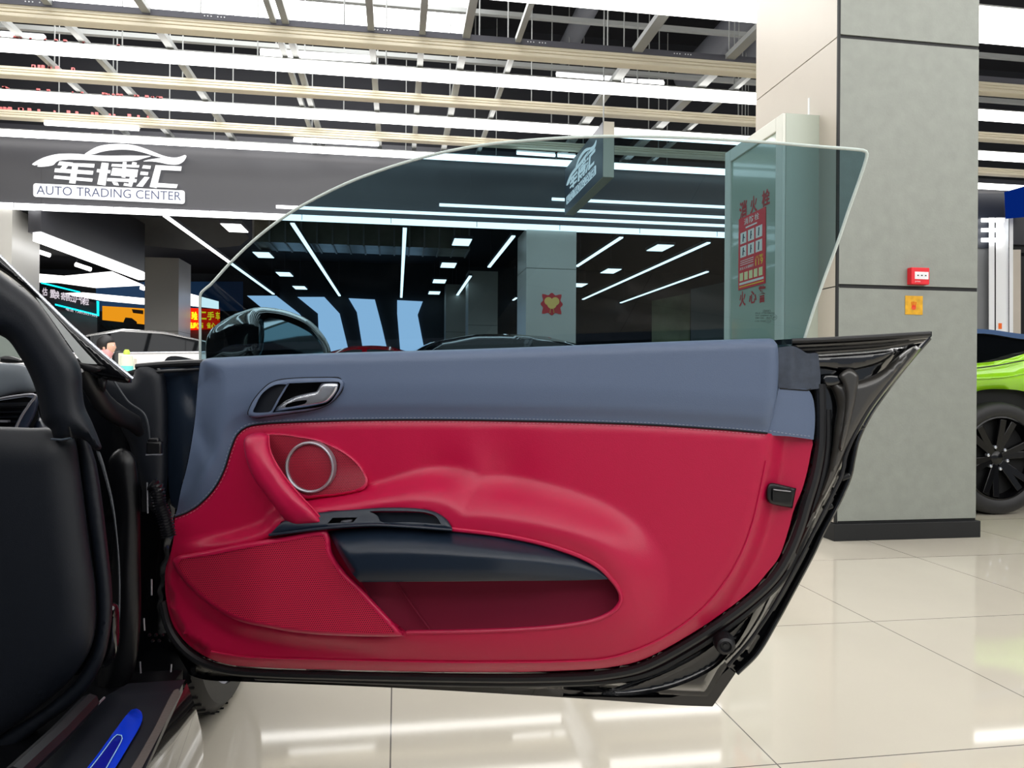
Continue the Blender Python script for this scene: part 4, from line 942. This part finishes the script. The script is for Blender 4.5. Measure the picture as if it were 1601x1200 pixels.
# A-pillar: outer painted band with bright edge, inner trim
ap = fp('pillar_outer', [(-60,345),(0,398),(60,457),(110,506),(160,549),(206,588),(206,598),(180,596),(140,586),(128,566),(96,520),(56,468),(20,436),(-60,380)], 1.22, PAINT, h=.012, r=10, sp=6)
MB().tube([onY(x, y, 1.20) for x, y in ((-60,348),(0,400),(60,459),(110,508),(160,552),(208,592))], .0022, 8).build('bright_trim', CHROME, ap)
fp('quarter_window', [(56,464),(62,468),(96,506),(130,545),(152,569),(152,569),(128,567),(124,562),(104,533),(80,498)], 1.195, mat('quarter_glass_painted_bright', (205, 210, 210), rough=.25, coat=.3), ap, h=.0, th=.005, sp=10)  # pale colour stands in for the brightness showing in this glass
fp('window_base_seal', [(122,566),(150,570),(160,576),(150,582),(130,578)], 1.20, RUB, ap, h=.006, r=5, sp=4)
pt_ = fp('pillar_trim', [(-60,375),(0,425),(56,468),(80,500),(104,536),(122,564),(128,585),(129,610),(133,636),(144,660),(159,698),(158,702),(148,704),(136,690),(118,684),(98,690),(84,686),(80,672),(67,660),(62,640),(57,614),(46,585),(30,556),(8,528),(-60,500)], 1.06, NAVY, h=.028, r=30, sp=7)
MB().tube([onY(x, y, 1.035) for x, y in S([(0,470),(40,510),(75,560),(94,610),(104,650),(112,684)], False, 8)], .0012, 6).build('trim_seam', DEEP, pt_)
MB().tube([onY(x, y, 1.04) for x, y in ((80,686),(96,687),(112,684.5))], .0014, 6).build('trim_joint', mat('joint_highlight', (70, 80, 92), rough=.4), pt_)
# dashboard
DASH = mat('dash_top', (120, 128, 136), rough=.5)
da = fp('dashboard', [(-60,560),(0,567),(40,570),(56,585),(60,640),(70,665),(80,672),(78,700),(80,780),(60,860),(0,900),(-60,900)], 1.30, mat('dash_slate', (22, 29, 42), rough=.5), h=.03, r=30, sp=9)
fp('dashboard_top', [(-60,566),(0,567),(40,572),(54,590),(56,612),(30,614),(0,622),(-60,640)], 1.24, DASH, da, h=.012, r=18, sp=7)
vs_ = fp('vent_surround', [(-60,636),(0,623),(40,616),(57,616),(60,630),(54,650),(44,670),(38,695),(38,733),(0,737),(-60,740)], 1.20, mat('vent_bezel', (44, 54, 74), rough=.4), da, h=.008, r=8, sp=5, hole=[[(-40,634),(0,626),(40,620),(50,622),(42,634),(32,648),(22,668),(15,697),(0,698),(-40,700)]])
MB().tube([onY(x, y, 1.185) for x, y in S([(-40,631),(0,623),(40,617),(55,618),(46,632),(34,650),(24,672),(17,700)], False, 5)], .0018, 8).build('vent_trim', SATIN, vs_)
vn = fp('air_vent', [(-60,610),(60,610),(60,720),(-60,720)], 1.26, DEEP, da, h=0, sp=30, closed_spline=False)
for i, y in enumerate((633, 641, 649, 657, 665, 674, 683, 692)):
    xr = 46-4.2*i
    MB().bar(onY(-45, y+1.5, 1.225), onY(xr, y-1, 1.225), .018, .002, (0, -.3, 1)).build('vent_louvre', NAVY, vn)
MB().bar(onY(-45, 658, 1.2), onY(14, 658, 1.2), .008, .003).build('vent_tab', SATIN, vn)
fp('dash_end', [(-60,742),(0,740),(38,738),(42,700),(50,672),(62,652),(70,664),(79,673),(77,720),(80,780),(70,850),(40,890),(-60,890)], 1.22, mat('dash_end_trim', (26, 34, 50), rough=.42), da, h=.02, r=20, sp=7)
MB().tube([onY(x, y, 1.195) for x, y in ((-50,739),(0,738),(38,737))], .0014, 6).build('dash_seam', DEEP, da)
# steering / windscreen zone seen past the pillar
fp('windscreen', [(-60,470),(0,505),(14,522),(28,548),(32,562),(0,560),(-60,556)], 1.7, mat('pale_windscreen', (150, 160, 150), rough=.1, coat=1), h=0, th=.005, sp=20)
fp('wiper', [(0,558),(16,556),(36,563),(36,567),(0,566)], 1.66, BLK, h=.01, r=4, sp=4)
# hinge area details
hg = fp('fender_panel', [(126,572),(150,572),(205,590),(215,572),(240,568),(258,590),(262,700),(258,780),(240,800),(220,760),(200,690),(170,640),(140,600)], 1.40, NAVY, h=.02, r=20, sp=7)
MB().tube([onY(x, y, Y_) for x, y, Y_ in ((130,578,1.22),(142,600,1.23),(158,625,1.25),(172,640,1.27),(190,652,1.30),(208,660,1.33),(218,676,1.36))], [.012, .014, .015, .016, .016, .014, .008], 14).build('cable_duct', RUB, car)
MB().tube([onY(x, y, 1.36) for x, y in S([(178,595),(196,622),(203,630),(224,645),(231,662),(234,690)], False, 6)], .002, 6).build('panel_flange', mat('flange_dark', (60, 64, 70), rough=.4), hg)
fp('grommet', [(152,588),(160,583),(167,590),(167,604),(163,613),(156,606)], 1.22, RUB, car, h=.012, r=6, sp=3)
b = MB().bar(onY(230, 700, 1.30), onY(254, 700, 1.30), .014, .022).bar(onY(232, 690, 1.30), onY(250, 688, 1.30), .012, .01); b.build('check_strap', BLK, car, bevel=.003)
MB().bar(onY(228, 710.5, 1.28), onY(254, 710, 1.28), .003, .002).build('hinge_plate_edge', CHROME, car)
b = MB()
q = S([(236,756),(244,762),(247,775),(249,788),(254,800),(258,812),(262,828),(264,838)], False, 2.2)
pts = [onY(x, y, 1.27) for x, y in q]
b.tube(pts, [(.0125 if i % 2 else .0095)+.000 for i in range(len(pts))], 14); b.build('wiring_bellows', mat('bellows_rubber', (22, 22, 26), rough=.22, coat=.5), car, ang=20)
fp('hinge_block', [(222,752),(230,752),(231,800),(222,800)], 1.28, BLK, car, h=.004, r=3, sp=4, closed_spline=False)
MB().tube([onY(230, 754, 1.265), onY(231, 802, 1.265)], .0012, 6).build('hinge_pin', SATIN, car)
for x0, y0, x1, y1 in ((237,905,237,930), (225,966,226,985), (219,1034,220,1052), (268,1038,267,1050)):
    MB().tube([onY(x0, y0, 1.31), onY(x1, y1, 1.31)], .0014, 6).build('hinge_bolt', SATIN, car)
b = MB()
for i in range(5): b.lathe([(0, .004), (.0022, .004), (.003, 0)], onY(234+5*i, 992+(i % 2)*9, 1.31), (0, -1, 0), 8)
b.build('hinge_bolt', BLK, car)
MB().tube([onY(x, y, 1.36) for x, y in ((207,872),(210,900),(213,950),(213,972),(209,940),(206,900))], .0015, 6).build('panel_flange', mat('flange_dark', (60, 64, 70), rough=.4), car)

# sill
def ZF(z): return lambda x, y, w=0.0: onz(x, y, z+w)
def zp(name, pts, z, m, parent, th=.01, sp=20, step=12, spl=True, h=0, r=8):
    o_ = S(pts, True, step) if spl else pts
    return patch(name, o_, lambda x, y, w: onz(x, y, z+w), m, parent, wf=pillow(o_, 0, h, r), sp=sp, thick=th)
A = onz(278, 1068, .37); B = onz(215, 1200, .37)
dirn = (A-B); dirn.z = 0; dirn.normalize()
sill = zp('sill', [(163,1089),(200,1068),(290,1062),(284,1072),(228,1200),(190,1290),(-60,1290),(56,1200)], .36, NAVY, car, th=.12, spl=False, sp=30)
zp('sill_film', [(205,1109),(213,1107),(221,1112),(223,1120),(220,1132),(203,1162),(176,1206),(150,1240),(110,1240),(136,1200),(150,1182),(182,1138)], .364, BLUE, sill, th=.001, step=6)
fl = S([(112,1240),(140,1202),(160,1176),(178,1152),(183,1148),(190,1149),(191,1154),(187,1163),(165,1202),(145,1240)], True, 5)
zp('film_badge', [tuple(p) for p in fl], .3655, mat('deep_blue_badge', (0, 10, 150), rough=.3), sill, th=.0006, spl=False)
MB().tube([onz(x, y, .3665) for x, y in fl], .0006, 6).build('badge_outline', mat('pale_blue_line', (170, 220, 255), rough=.4), sill)
zp('tread_strip', [(272,1078),(279,1076),(282,1084),(275,1098),(222,1200),(180,1280),(150,1280),(205,1200),(240,1140)], .363, mat('worn_tread', (92, 84, 80), rough=.6, bump=.5, bscale=200), sill, th=.004, step=8)
MB().tube([onz(x, y, .375) for x, y in ((163,1090),(110,1144),(56,1200),(0,1258))], .0016, 6).build('sill_trim_line', SATIN, sill)
MB().tube([onz(x, y, .385) for x, y in ((140,1098),(90,1150),(20,1215))], .012, 8).build('inner_sill_seal', RUB, sill)
# rocker: outer painted skirt below the sill, and the body underneath
def side(p, q, z0, z1, bulge, name, m, parent, n=10):
    b = MB(); d = (q-p); nrm = Vector((d.y, -d.x, 0)).normalized()
    if nrm.x < 0: nrm = -nrm
    vs = []
    for i in range(n+1):
        t = i/n; z = z1+(z0-z1)*t; off = bulge*math.sin(math.pi*min(1, t*1.2)*.5)-(.05*t*t)
        vs += [(p.x+nrm.x*off, p.y+nrm.y*off, z), (q.x+nrm.x*off, q.y+nrm.y*off, z)]
    b.add(vs, [[2*i, 2*i+1, 2*i+3, 2*i+2] for i in range(n)])
    return b.build(name, m, parent)
P_ = onz(292, 1062, .36); Q_ = onz(228, 1200, .36); ext = (Q_-P_)*2.2
side(P_, P_+ext, .13, .355, .045, 'rocker_panel', PAINT, car)
MB().box((-2.2, -1.6, .16), (P_.x-.06, 1.35, .30)).build('floorpan', BLK, car, False)
MB().box((-2.3, 1.50, .17), (-.62, 1.56, .80)).build('bulkhead_panel', BLK, car, False)
# front fender and bonnet behind the door
b = MB(); secs = []
for Y, xo, zt in ((1.50, -.44, .80), (1.62, -.40, .80), (1.8, -.38, .80), (2.0, -.37, .79), (2.3, -.40, .75), (2.6, -.50, .68), (2.85, -.70, .58)):
    zl = .36 if Y < 1.62 else (.66 if Y < 2.25 else .25)
    secs.append([(xo-.04, Y, zl), (xo, Y, max(zl+.02, zt-.28)), (xo-.02, Y, zt-.1), (xo-.10, Y, zt-.02), (xo-.25, Y, zt), (xo-.9, Y, zt-.02), (xo-1.55, Y, zt-.02), (xo-1.75, Y, zt-.2), (xo-1.78, Y, .25)])
vs = [p for s in secs for p in s]; n = 9
b.add(vs, [[i*n+j, i*n+j+1, (i+1)*n+j+1, (i+1)*n+j] for i in range(len(secs)-1) for j in range(n-1)]+[[i for i in range(n)], [(len(secs)-1)*n+i for i in range(n)]])
b.build('front_body', PAINT, car)
# cabin roof, seat and rear body, all beside or behind the viewer
b = MB(); n = 7; vs = []
for Y, z, xo in ((-.75, 1.12, -.80), (-.2, 1.20, -.74), (.4, 1.22, -.72), (.85, 1.19, -.74), (1.08, 1.10, -.78)):
    for i in range(n): t_ = i/(n-1); X = xo-(2.6+2*xo)*t_; vs.append((X, Y, z-.07*abs(2*t_-1)**3))
b.add(vs+[(x, y, z-.05) for x, y, z in vs], [[i*n+j, i*n+j+1, (i+1)*n+j+1, (i+1)*n+j] for i in range(4) for j in range(n-1)]+[[35+i*n+j, 35+(i+1)*n+j, 35+(i+1)*n+j+1, 35+i*n+j+1] for i in range(4) for j in range(n-1)]+[[i*n, (i+1)*n, 35+(i+1)*n, 35+i*n] for i in range(4)]+[[i*n+6, 35+i*n+6, 35+(i+1)*n+6, (i+1)*n+6] for i in range(4)])
b.build('roof', PAINT, car)
b = MB().box((-1.05, -.02, .20), (-.60, .50, .42)).box((-1.03, -.18, .40), (-.62, -.02, 1.02)).box((-.95, -.16, 1.0), (-.70, -.06, 1.14)); b.build('seat', NAVY, car, bevel=.04)
b = MB(); secs = []
for Y, xo, zt in ((-.28, -.42, .86), (-.6, -.36, .90), (-1.2, -.34, .88), (-1.8, -.40, .84), (-2.2, -.5, .78)):
    secs.append([(xo-.04, Y, .2), (xo, Y, .5), (xo-.04, Y, zt-.1), (xo-.2, Y, zt), (-2.5-xo+.2, Y, zt), (-2.5-xo+.04, Y, zt-.1), (-2.5-xo, Y, .5), (-2.5-xo+.04, Y, .2)])
vs = [p for s in secs for p in s]; n = 8
b.add(vs, [[i*n+j, i*n+(j+1) % n, (i+1)*n+(j+1) % n, (i+1)*n+j] for i in range(4) for j in range(n)]+[list(range(n)), [4*n+i for i in range(n)]])
b.build('rear_body', PAINT, car)
MB().box((-2.2, -.25, .30), (-2.1, 1.3, .84)).build('far_door', PAINT, car, bevel=.02)
# wheels
def wheel(cx, cy, cz, r, wd, ax, parent, rimm, spokes=10, name='wheel', hubm=None, bolts=False, rr=.74, tread=True, spw=.035, steer=None):
    c = Vector((cx, cy, cz)); ax = Vector(ax).normalized(); h = wd/2
    ty = MB().lathe([(r*rr, -h*.9), (r*.93, -h), (r*.985, -h*.85), (r, -h*.6), (r, h*.6), (r*.985, h*.85), (r*.93, h*1.0), (r*.80, h*1.02), (r*rr, h*.9), (r*rr*.97, h*.6), (r*rr*.97, -h*.6)], c, ax, 64, closed=True).build(name, TYRE, parent)
    if tread:
        k = MB(); a0 = ax.orthogonal().normalized(); b0 = ax.cross(a0)
        for i in range(54):
            th = 2*math.pi*i/54; th2 = th+.05
            d1 = a0*math.cos(th)+b0*math.sin(th); d2 = a0*math.cos(th2)+b0*math.sin(th2)
            k.bar(c+d1*(r+.0005)-ax*h*.1, c+d2*(r-.004)+ax*h*.9, .004, .004, d1)
            k.bar(c+d2*(r-.004)-ax*h*.9, c+d1*(r+.0005)-ax*h*.25, .004, .004, d1)
        k.build('tread_groove', DEEP, ty, False)
    R = r*rr
    rim = MB().lathe([(R*1.0, h*.92), (R*.97, h*.95), (R*.94, h*.80), (R*.91, h*.3), (R*.90, -h*.8)], c, ax, 64).build('rim', rimm, ty)
    MB().lathe([(0, -h*.2), (R*.9, -h*.2)], c, ax, 32).build('brake_backing', DEEP, ty)
    k = MB(); a0 = ax.orthogonal().normalized(); b0 = ax.cross(a0)
    for i in range(spokes):
        th = 2*math.pi*(i+.5)/spokes; d = a0*math.cos(th)+b0*math.sin(th)
        for s_ in (-1, 1):
            d2 = a0*math.cos(th+s_*.16)+b0*math.sin(th+s_*.16)
            k.bar(c+d*R*.16+ax*h*.55, c+d2*R*.94+ax*h*.75, spw, .03, ax)
    k.build('spoke', rimm, ty, bevel=.004)
    MB().lathe([(0, h*.75), (R*.12, h*.73), (R*.2, h*.6), (R*.24, h*.3)], c, ax, 24).build('hub', rimm, ty)
    if bolts:
        k = MB()
        for i in range(6):
            th = 2*math.pi*i/6; d = a0*math.cos(th)+b0*math.sin(th); k.lathe([(0, .02), (.010, .018), (.012, 0)], c+d*R*.27+ax*h*.6, ax, 10)
        k.build('wheel_nut', CHROME, ty)
    return ty
ws = wheel(-.52, 1.93, .335, .335, .25, (1, -.05, 0), car, SATIN, 5, 'front_wheel', rr=.83)

# ================================================================== OTHER CARS
def car_profile(name, label, loc, rz, paint, L=4.6, W=1.85, H=1.42, roofpts=None, winm=None, belt=.62, hood=.52, group=None, wheels=True, gend=None):
    """body from cross-sections along its length: paint shell, glasshouse windows as their own parts, four wheels"""
    t = empty(name, loc, label, 'car', group)
    B_ = belt*H
    zb = [(0, .45*H), (.04, .50*H), (.12, hood*H*1.02), (.28, B_*.98), (.5, B_), (.8, B_*1.04), (.93, B_*1.03), (.985, B_*.92), (1, .5*H)]
    zr = roofpts or [(.24, B_), (.30, .74*H), (.38, .92*H), (.48, .99*H), (.56, H), (.66, .985*H), (.78, .90*H), (.88, .77*H), (.95, B_)]
    N = 44; rings = []; glassf = []; bodyf = []
    for i in range(N+1):
        u = i/N; x = (u-.5)*L
        tb = float(np.interp(u, *zip(*zb))); tr = float(np.interp(u, *zip(*zr))) if zr[0][0] <= u <= zr[-1][0] else tb
        tr = max(tr, tb+.004)
        wv = W/2*(1-.10*abs(2*u-1)**3-.12*max(0, abs(2*u-1)-.85)/.15)
        k = (tr-tb)/(H-B_+1e-6)
        half = [(0, .2), (wv*.86, .2), (wv*.97, .30), (wv, .5*tb+.12), (wv*.985, tb*.85), (wv*.93, tb), (wv*(.93-.19*k), tb+(tr-tb)*.86), (wv*(.80-.20*k), tb+(tr-tb)*.985), (0, tr+.012)]
        rings.append([(x, y, z) for y, z in half]+[(x, -y, z) for y, z in half[-2:0:-1]])
    n = len(rings[0])
    vs = [Vector(p) for r in rings for p in r]
    for i in range(N):
        u = (i+.5)/N
        for j in range(n):
            f = [i*n+j, i*n+(j+1) % n, (i+1)*n+(j+1) % n, (i+1)*n+j]
            side_w = j in (5, n-1-5)
            post = gend is None and abs(u-.60) < .012
            g = (gend is None or u < gend) and (side_w and zr[0][0]+.05 < u < zr[-1][0]-.06 and not post) or (j in (6, 7, n-7, n-8) and (zr[0][0]+.01 < u < zr[2][0] or zr[-3][0] < u < zr[-1][0]-.02))
            (glassf if g else bodyf).append(f)
    R = Matrix.Translation(Vector(loc)) @ Matrix.Rotation(rz, 4, 'Z')
    caps = [list(range(n))[::-1], [N*n+j for j in range(n)]]
    def part(nm, fs, m):
        used = sorted({i for f in fs for i in f}); mp = {a: b for b, a in enumerate(used)}
        return mk(nm, [R @ vs[i] for i in used], [[mp[i] for i in f] for f in fs], m, t, True, 50)
    part('body', bodyf+caps, paint); part('window', glassf, winm or mat('dark_car_glass', (8, 10, 13), rough=.04, spec=.15))
    k = MB()
    for s_ in (1, -1):
        pts = [(float((u-.5)*L), s_*W/2*.935, float(np.interp(u, *zip(*zb)))+.012) for u in np.linspace(zr[0][0]+.04, (gend or zr[-1][0]-.05), 14)]
        k.tube([R @ Vector(p) for p in pts], .012, 6)
    k.build('window_trim', CHROME, t)
    if wheels:
        for u in (.18, .80):
            for s_ in (1, -1):
                c = R @ Vector(((u-.5)*L, s_*(W/2-.10), .33)); ax = R.to_3x3() @ Vector((0, s_, 0))
                wheel(c.x, c.y, c.z, .33, .22, ax, t, SATIN, 5, tread=False)
    return t
WPAINT = mat('white_car_paint', (226, 224, 222), rough=.2, coat=1); BPAINT = mat('black_car_paint', (14, 15, 18), rough=.15, coat=1); RPAINT = mat('red_car_paint', (190, 20, 36), rough=.2, coat=1)
p = onY(236, 560, 10.6)
car_profile('parked_car', 'white fastback car behind the open sports car, left of the window glass', (p.x-.30, 10.5, 0), math.radians(15), WPAINT, L=4.1, H=1.47, gend=.74, belt=.77, hood=.62, roofpts=[(.2, 1.13), (.30, 1.24), (.40, 1.37), (.5, 1.47), (.62, 1.45), (.75, 1.33), (.88, 1.20), (.97, 1.16)])
p = onY(740, 560, 8.9)
car_profile('parked_car', 'black low car whose roof shows through the glass right of the slanted wall lights', (p.x, 8.9, 0), math.radians(8), BPAINT, L=4.6, H=1.385)
p = onY(590, 560, 12.2)
car_profile('parked_car', 'low red car with black roof peeping above the door between mirror and black car', (p.x+.1, 12.95, 0), math.radians(184), RPAINT, L=3.5, H=1.43)

# green crossover at the right edge
GREEN = mat('lime_paint', (150, 214, 20), rough=.18, coat=1)
g = empty('parked_car', (4.6, 4.7, 0), 'lime green car with a dark roof and black multi-spoke wheel at the right edge', 'car')
GY = 4.10
gs = lambda nm, pts, Y, m, th=.05, h=0, r=10, par=g, sp=12: patch(nm, S(pts, True, 10), lambda x, y, w: onY(x, y, Y-w), m, par, wf=pillow(S(pts, True, 10), 0, h, r), sp=sp, thick=th)
gbody = gs('body', [(1440,572),(1440,572),(1530,567),(1570,562),(1601,553),(1680,538),(1860,536),(2050,560),(2060,700),(2050,770),(1700,775),(1690,740),(1672,690),(1645,648),(1610,615),(1570,608),(1525,612),(1490,635),(1466,680),(1455,760),(1380,760),(1375,640)], GY, GREEN, .30, .05, 30)
gs('window', [(1450,570),(1450,570),(1480,534),(1530,520),(1601,526),(1700,528),(1850,533),(1800,536),(1680,536),(1601,551),(1570,561),(1530,566)], GY+.06, mat('dark_car_glass', (8, 10, 13), rough=.04, spec=.15), .03, 0, 8, g)
gs('roof', [(1440,540),(1475,522),(1530,514),(1601,522),(1720,530),(1700,535),(1601,530),(1530,521),(1486,532)], GY+.04, mat('dark_blue_roof', (70, 92, 130), rough=.15, coat=1), 1.3, .02, 6, g)
gs('body_crease', [(1520,590),(1570,588),(1601,582),(1700,572),(1700,575),(1601,585.5),(1570,591),(1520,593)], GY-.05, GREEN, .01, .006, 2, gbody, 5)
gs('wheel_arch', [(1462,760),(1466,680),(1492,634),(1525,610),(1570,606),(1612,613),(1648,646),(1676,690),(1692,760)], GY+.05, DEEP, .3, 0)
wc = onY(1567, 712, GY-.03); rad = (onY(1567, 712, GY)-onY(1567, 800, GY)).length*1.0
wheel(wc.x, GY+.09, rad+.001, rad, .24, (0, -1, 0), g, mat('gloss_black_rim', (8, 8, 10), rough=.18, spec=.4), 6, bolts=True, spw=.045, tread=False)
MB().box((wc.x-1.4, GY+.35, .25), (wc.x+3.2, GY+1.7, .95)).build('underbody', BLK, g, False)
t_ = MB().tube([onY(x, y, GY-.06) for x, y in ((1528,575),(1560,571),(1601,563))], .004, 6).build('window_trim', JOINT, g)

# ================================================================== PERSON AND GOODS behind the door corner (mostly hidden)
HAIR = mat('black_hair', (20, 18, 20), rough=.5); SKIN = mat('skin', (226, 180, 156), rough=.5)
def person():
    Y = 8.2; hc = onY(166, 541, Y); s = .10
    t = empty('person', (hc.x-.1, Y, 0), 'person with black hair and a pink top bending beside the white car', 'person')
    me = bpy.data.meshes.new('body'); o = bpy.data.objects.new('body', me)
    hx, hz = hc.x, hc.z
    J = [((hx-.16, Y+.05, .80), .14), ((hx-.12, Y+.04, 1.0-.02), .13), ((hx-.06, Y+.02, hz-.24), .15), ((hx-.0, Y, hz-.12), .055), ((hx+.015, Y-.0, hz), .085),
         ((hx-.06, Y-.17, hz-.23), .055), ((hx+.06, Y-.2, hz-.40), .042), ((hx+.22, Y-.16, hz-.34), .032), ((hx+.29, Y-.15, hz-.33), .024),
         ((hx-.06, Y+.19, hz-.23), .055), ((hx+.06, Y+.2, hz-.42), .042), ((hx+.22, Y+.12, hz-.36), .032), ((hx+.28, Y+.1, hz-.35), .024),
         ((hx-.12, Y-.1, .46), .085), ((hx-.15, Y-.1, .08), .05), ((hx-.05, Y-.1, .03), .035), ((hx-.12, Y+.14, .46), .085), ((hx-.15, Y+.14, .08), .05), ((hx-.05, Y+.14, .03), .035)]
    E_ = [(0,1),(1,2),(2,3),(3,4),(2,5),(5,6),(6,7),(7,8),(2,9),(9,10),(10,11),(11,12),(0,13),(13,14),(14,15),(0,16),(16,17),(17,18)]
    me.from_pydata([j[0] for j in J], E_, []); me.materials.append(mat('pink_top', (222, 160, 160), rough=.7)); me.update()
    COL.objects.link(o); o.parent = t; o.matrix_parent_inverse = t.matrix_basis.inverted()
    md = o.modifiers.new('skin', 'SKIN'); md.use_smooth_shade = True
    for v, j in zip(me.skin_vertices[0].data, J): v.radius = (j[1], j[1])
    me.skin_vertices[0].data[0].use_root = True
    o.modifiers.new('sub', 'SUBSURF').levels = 1; o.modifiers['sub'].render_levels = 2
    # head: face with brow, nose, lips, chin facing right
    def ell(c, rx, ry, rz, nm, m, f=None, par=t):
        bm = bmesh.new(); bmesh.ops.create_uvsphere(bm, u_segments=28, v_segments=20, radius=1)
        for v in bm.verts:
            x, y, z = v.co; k = f(x, y, z) if f else (x, y, z); v.co = (c[0]+k[0]*rx, c[1]+k[1]*ry, c[2]+k[2]*rz)
        me_ = bpy.data.meshes.new(nm); bm.to_mesh(me_); bm.free(); me_.materials.append(m)
        for p_ in me_.polygons: p_.use_smooth = True
        o_ = bpy.data.objects.new(nm, me_); o_.parent = par; o_.matrix_parent_inverse = world(par).inverted(); COL.objects.link(o_); return o_
    def face(x, y, z):
        g_ = lambda a, w_: math.exp(-((z-a)/w_)**2)*math.exp(-(y/.25)**2)*(x > 0)
        x += .16*g_(-.12, .14)+.06*g_(-.42, .07)+.07*g_(-.75, .12)-.05*g_(.15, .1)
        return x, y*(1-.2*max(0, -z)), z
    h = ell((hx+.02, Y, hz), .070, .058, .092, 'head', SKIN, face)
    for s_ in (-1, 1):
        ell((hx+.078, Y+s_*.024, hz+.008), .007, .012, .007, 'eye', WHITEP, None, h); ell((hx-.0, Y+s_*.058, hz-.01), .014, .008, .028, 'ear', SKIN, None, h)
    ell((hx-.004, Y, hz+.026), .088, .072, .092, 'hair', HAIR, lambda x, y, z: (x if (x < .3 or z > .1) else .3+(x-.3)*.3, y, z), t)
person()
def goods():
    Y = 5.6
    a = onY(205, 572, Y); tz = a.z-.05
    tb = empty('display_table', (a.x, Y, 0), 'small pale table behind the door corner carrying the bottle and bags', 'table')
    MB().box((a.x-.30, Y-.15, tz-.03), (a.x+.16, Y+.25, tz)).build('table_top', WHITEP, tb, False, bevel=.004)
    for dx, dy in ((-.27, -.12), (.13, -.12), (-.27, .22), (.13, .22)): MB().box((a.x+dx-.015, Y+dy-.015, 0), (a.x+dx+.015, Y+dy+.015, tz-.03)).build('leg', METAL, tb, False)
    c = onY(198, 560, Y)
    t = empty('bottle', (c.x, Y, tz), 'white bottle with a yellow green cap and a teal base band on the pale table', 'bottle')
    r = .042; hh = onY(198, 556, Y).z-tz
    MB().lathe([(0, 0), (r, 0), (r, hh*.8), (r*.9, hh), (r*.4, hh+.012), (0, hh+.012)], (c.x, Y, tz), (0, 0, 1), 24).build('bottle_body', mat('bottle_white', (232, 238, 214), rough=.3), t)
    MB().lathe([(r+.001, .005), (r+.001, .05), (r, .05)], (c.x, Y, tz), (0, 0, 1), 24).build('label_band', mat('teal_label', (120, 220, 215), rough=.4), t)
    MB().lathe([(r*.5, hh+.01), (r*.5, hh+.03), (r*.3, hh+.045), (0, hh+.045)], (c.x, Y, tz), (0, 0, 1), 16).build('cap', mat('lime_cap', (206, 230, 90), rough=.4), t)
    for i, (x0, x1, yt, lab) in enumerate(((188, 196, 552, 'cream paper bag left of the white bottle'), (203, 213, 560, 'white paper bag right of the white bottle'))):
        A = onY(x0, yt, Y+.12); B = onY(x1, yt, Y+.12)
        o = MB().box((A.x, Y+.08, tz), (B.x, Y+.14, A.z)).build('paper_bag', mat('cream_paper', (226, 220, 204), rough=.7), bevel=.003); tag(o, lab, 'bag', 'paper bags on the pale table')
    A = onY(176, 555, 6.6); 
    t = empty('black_backpack', (A.x, 6.6, 0), 'black bag on the person\'s right, left of the bottle', 'bag')
    o = MB().lathe([(0, 0), (.045, 0), (.055, .05), (.052, .16), (.03, .20), (0, .205)], (A.x+.05, 6.6, A.z-.17), (0, 0, 1), 20).build('bag_body', BLK, t)
    MB().box((A.x-.1, 6.5, 0), (A.x+.2, 6.75, A.z-.17)).build('pedestal', WHITEP, t, False)
    t.name = 'bag_on_stand'
goods()
bpy.context.view_layer.update()
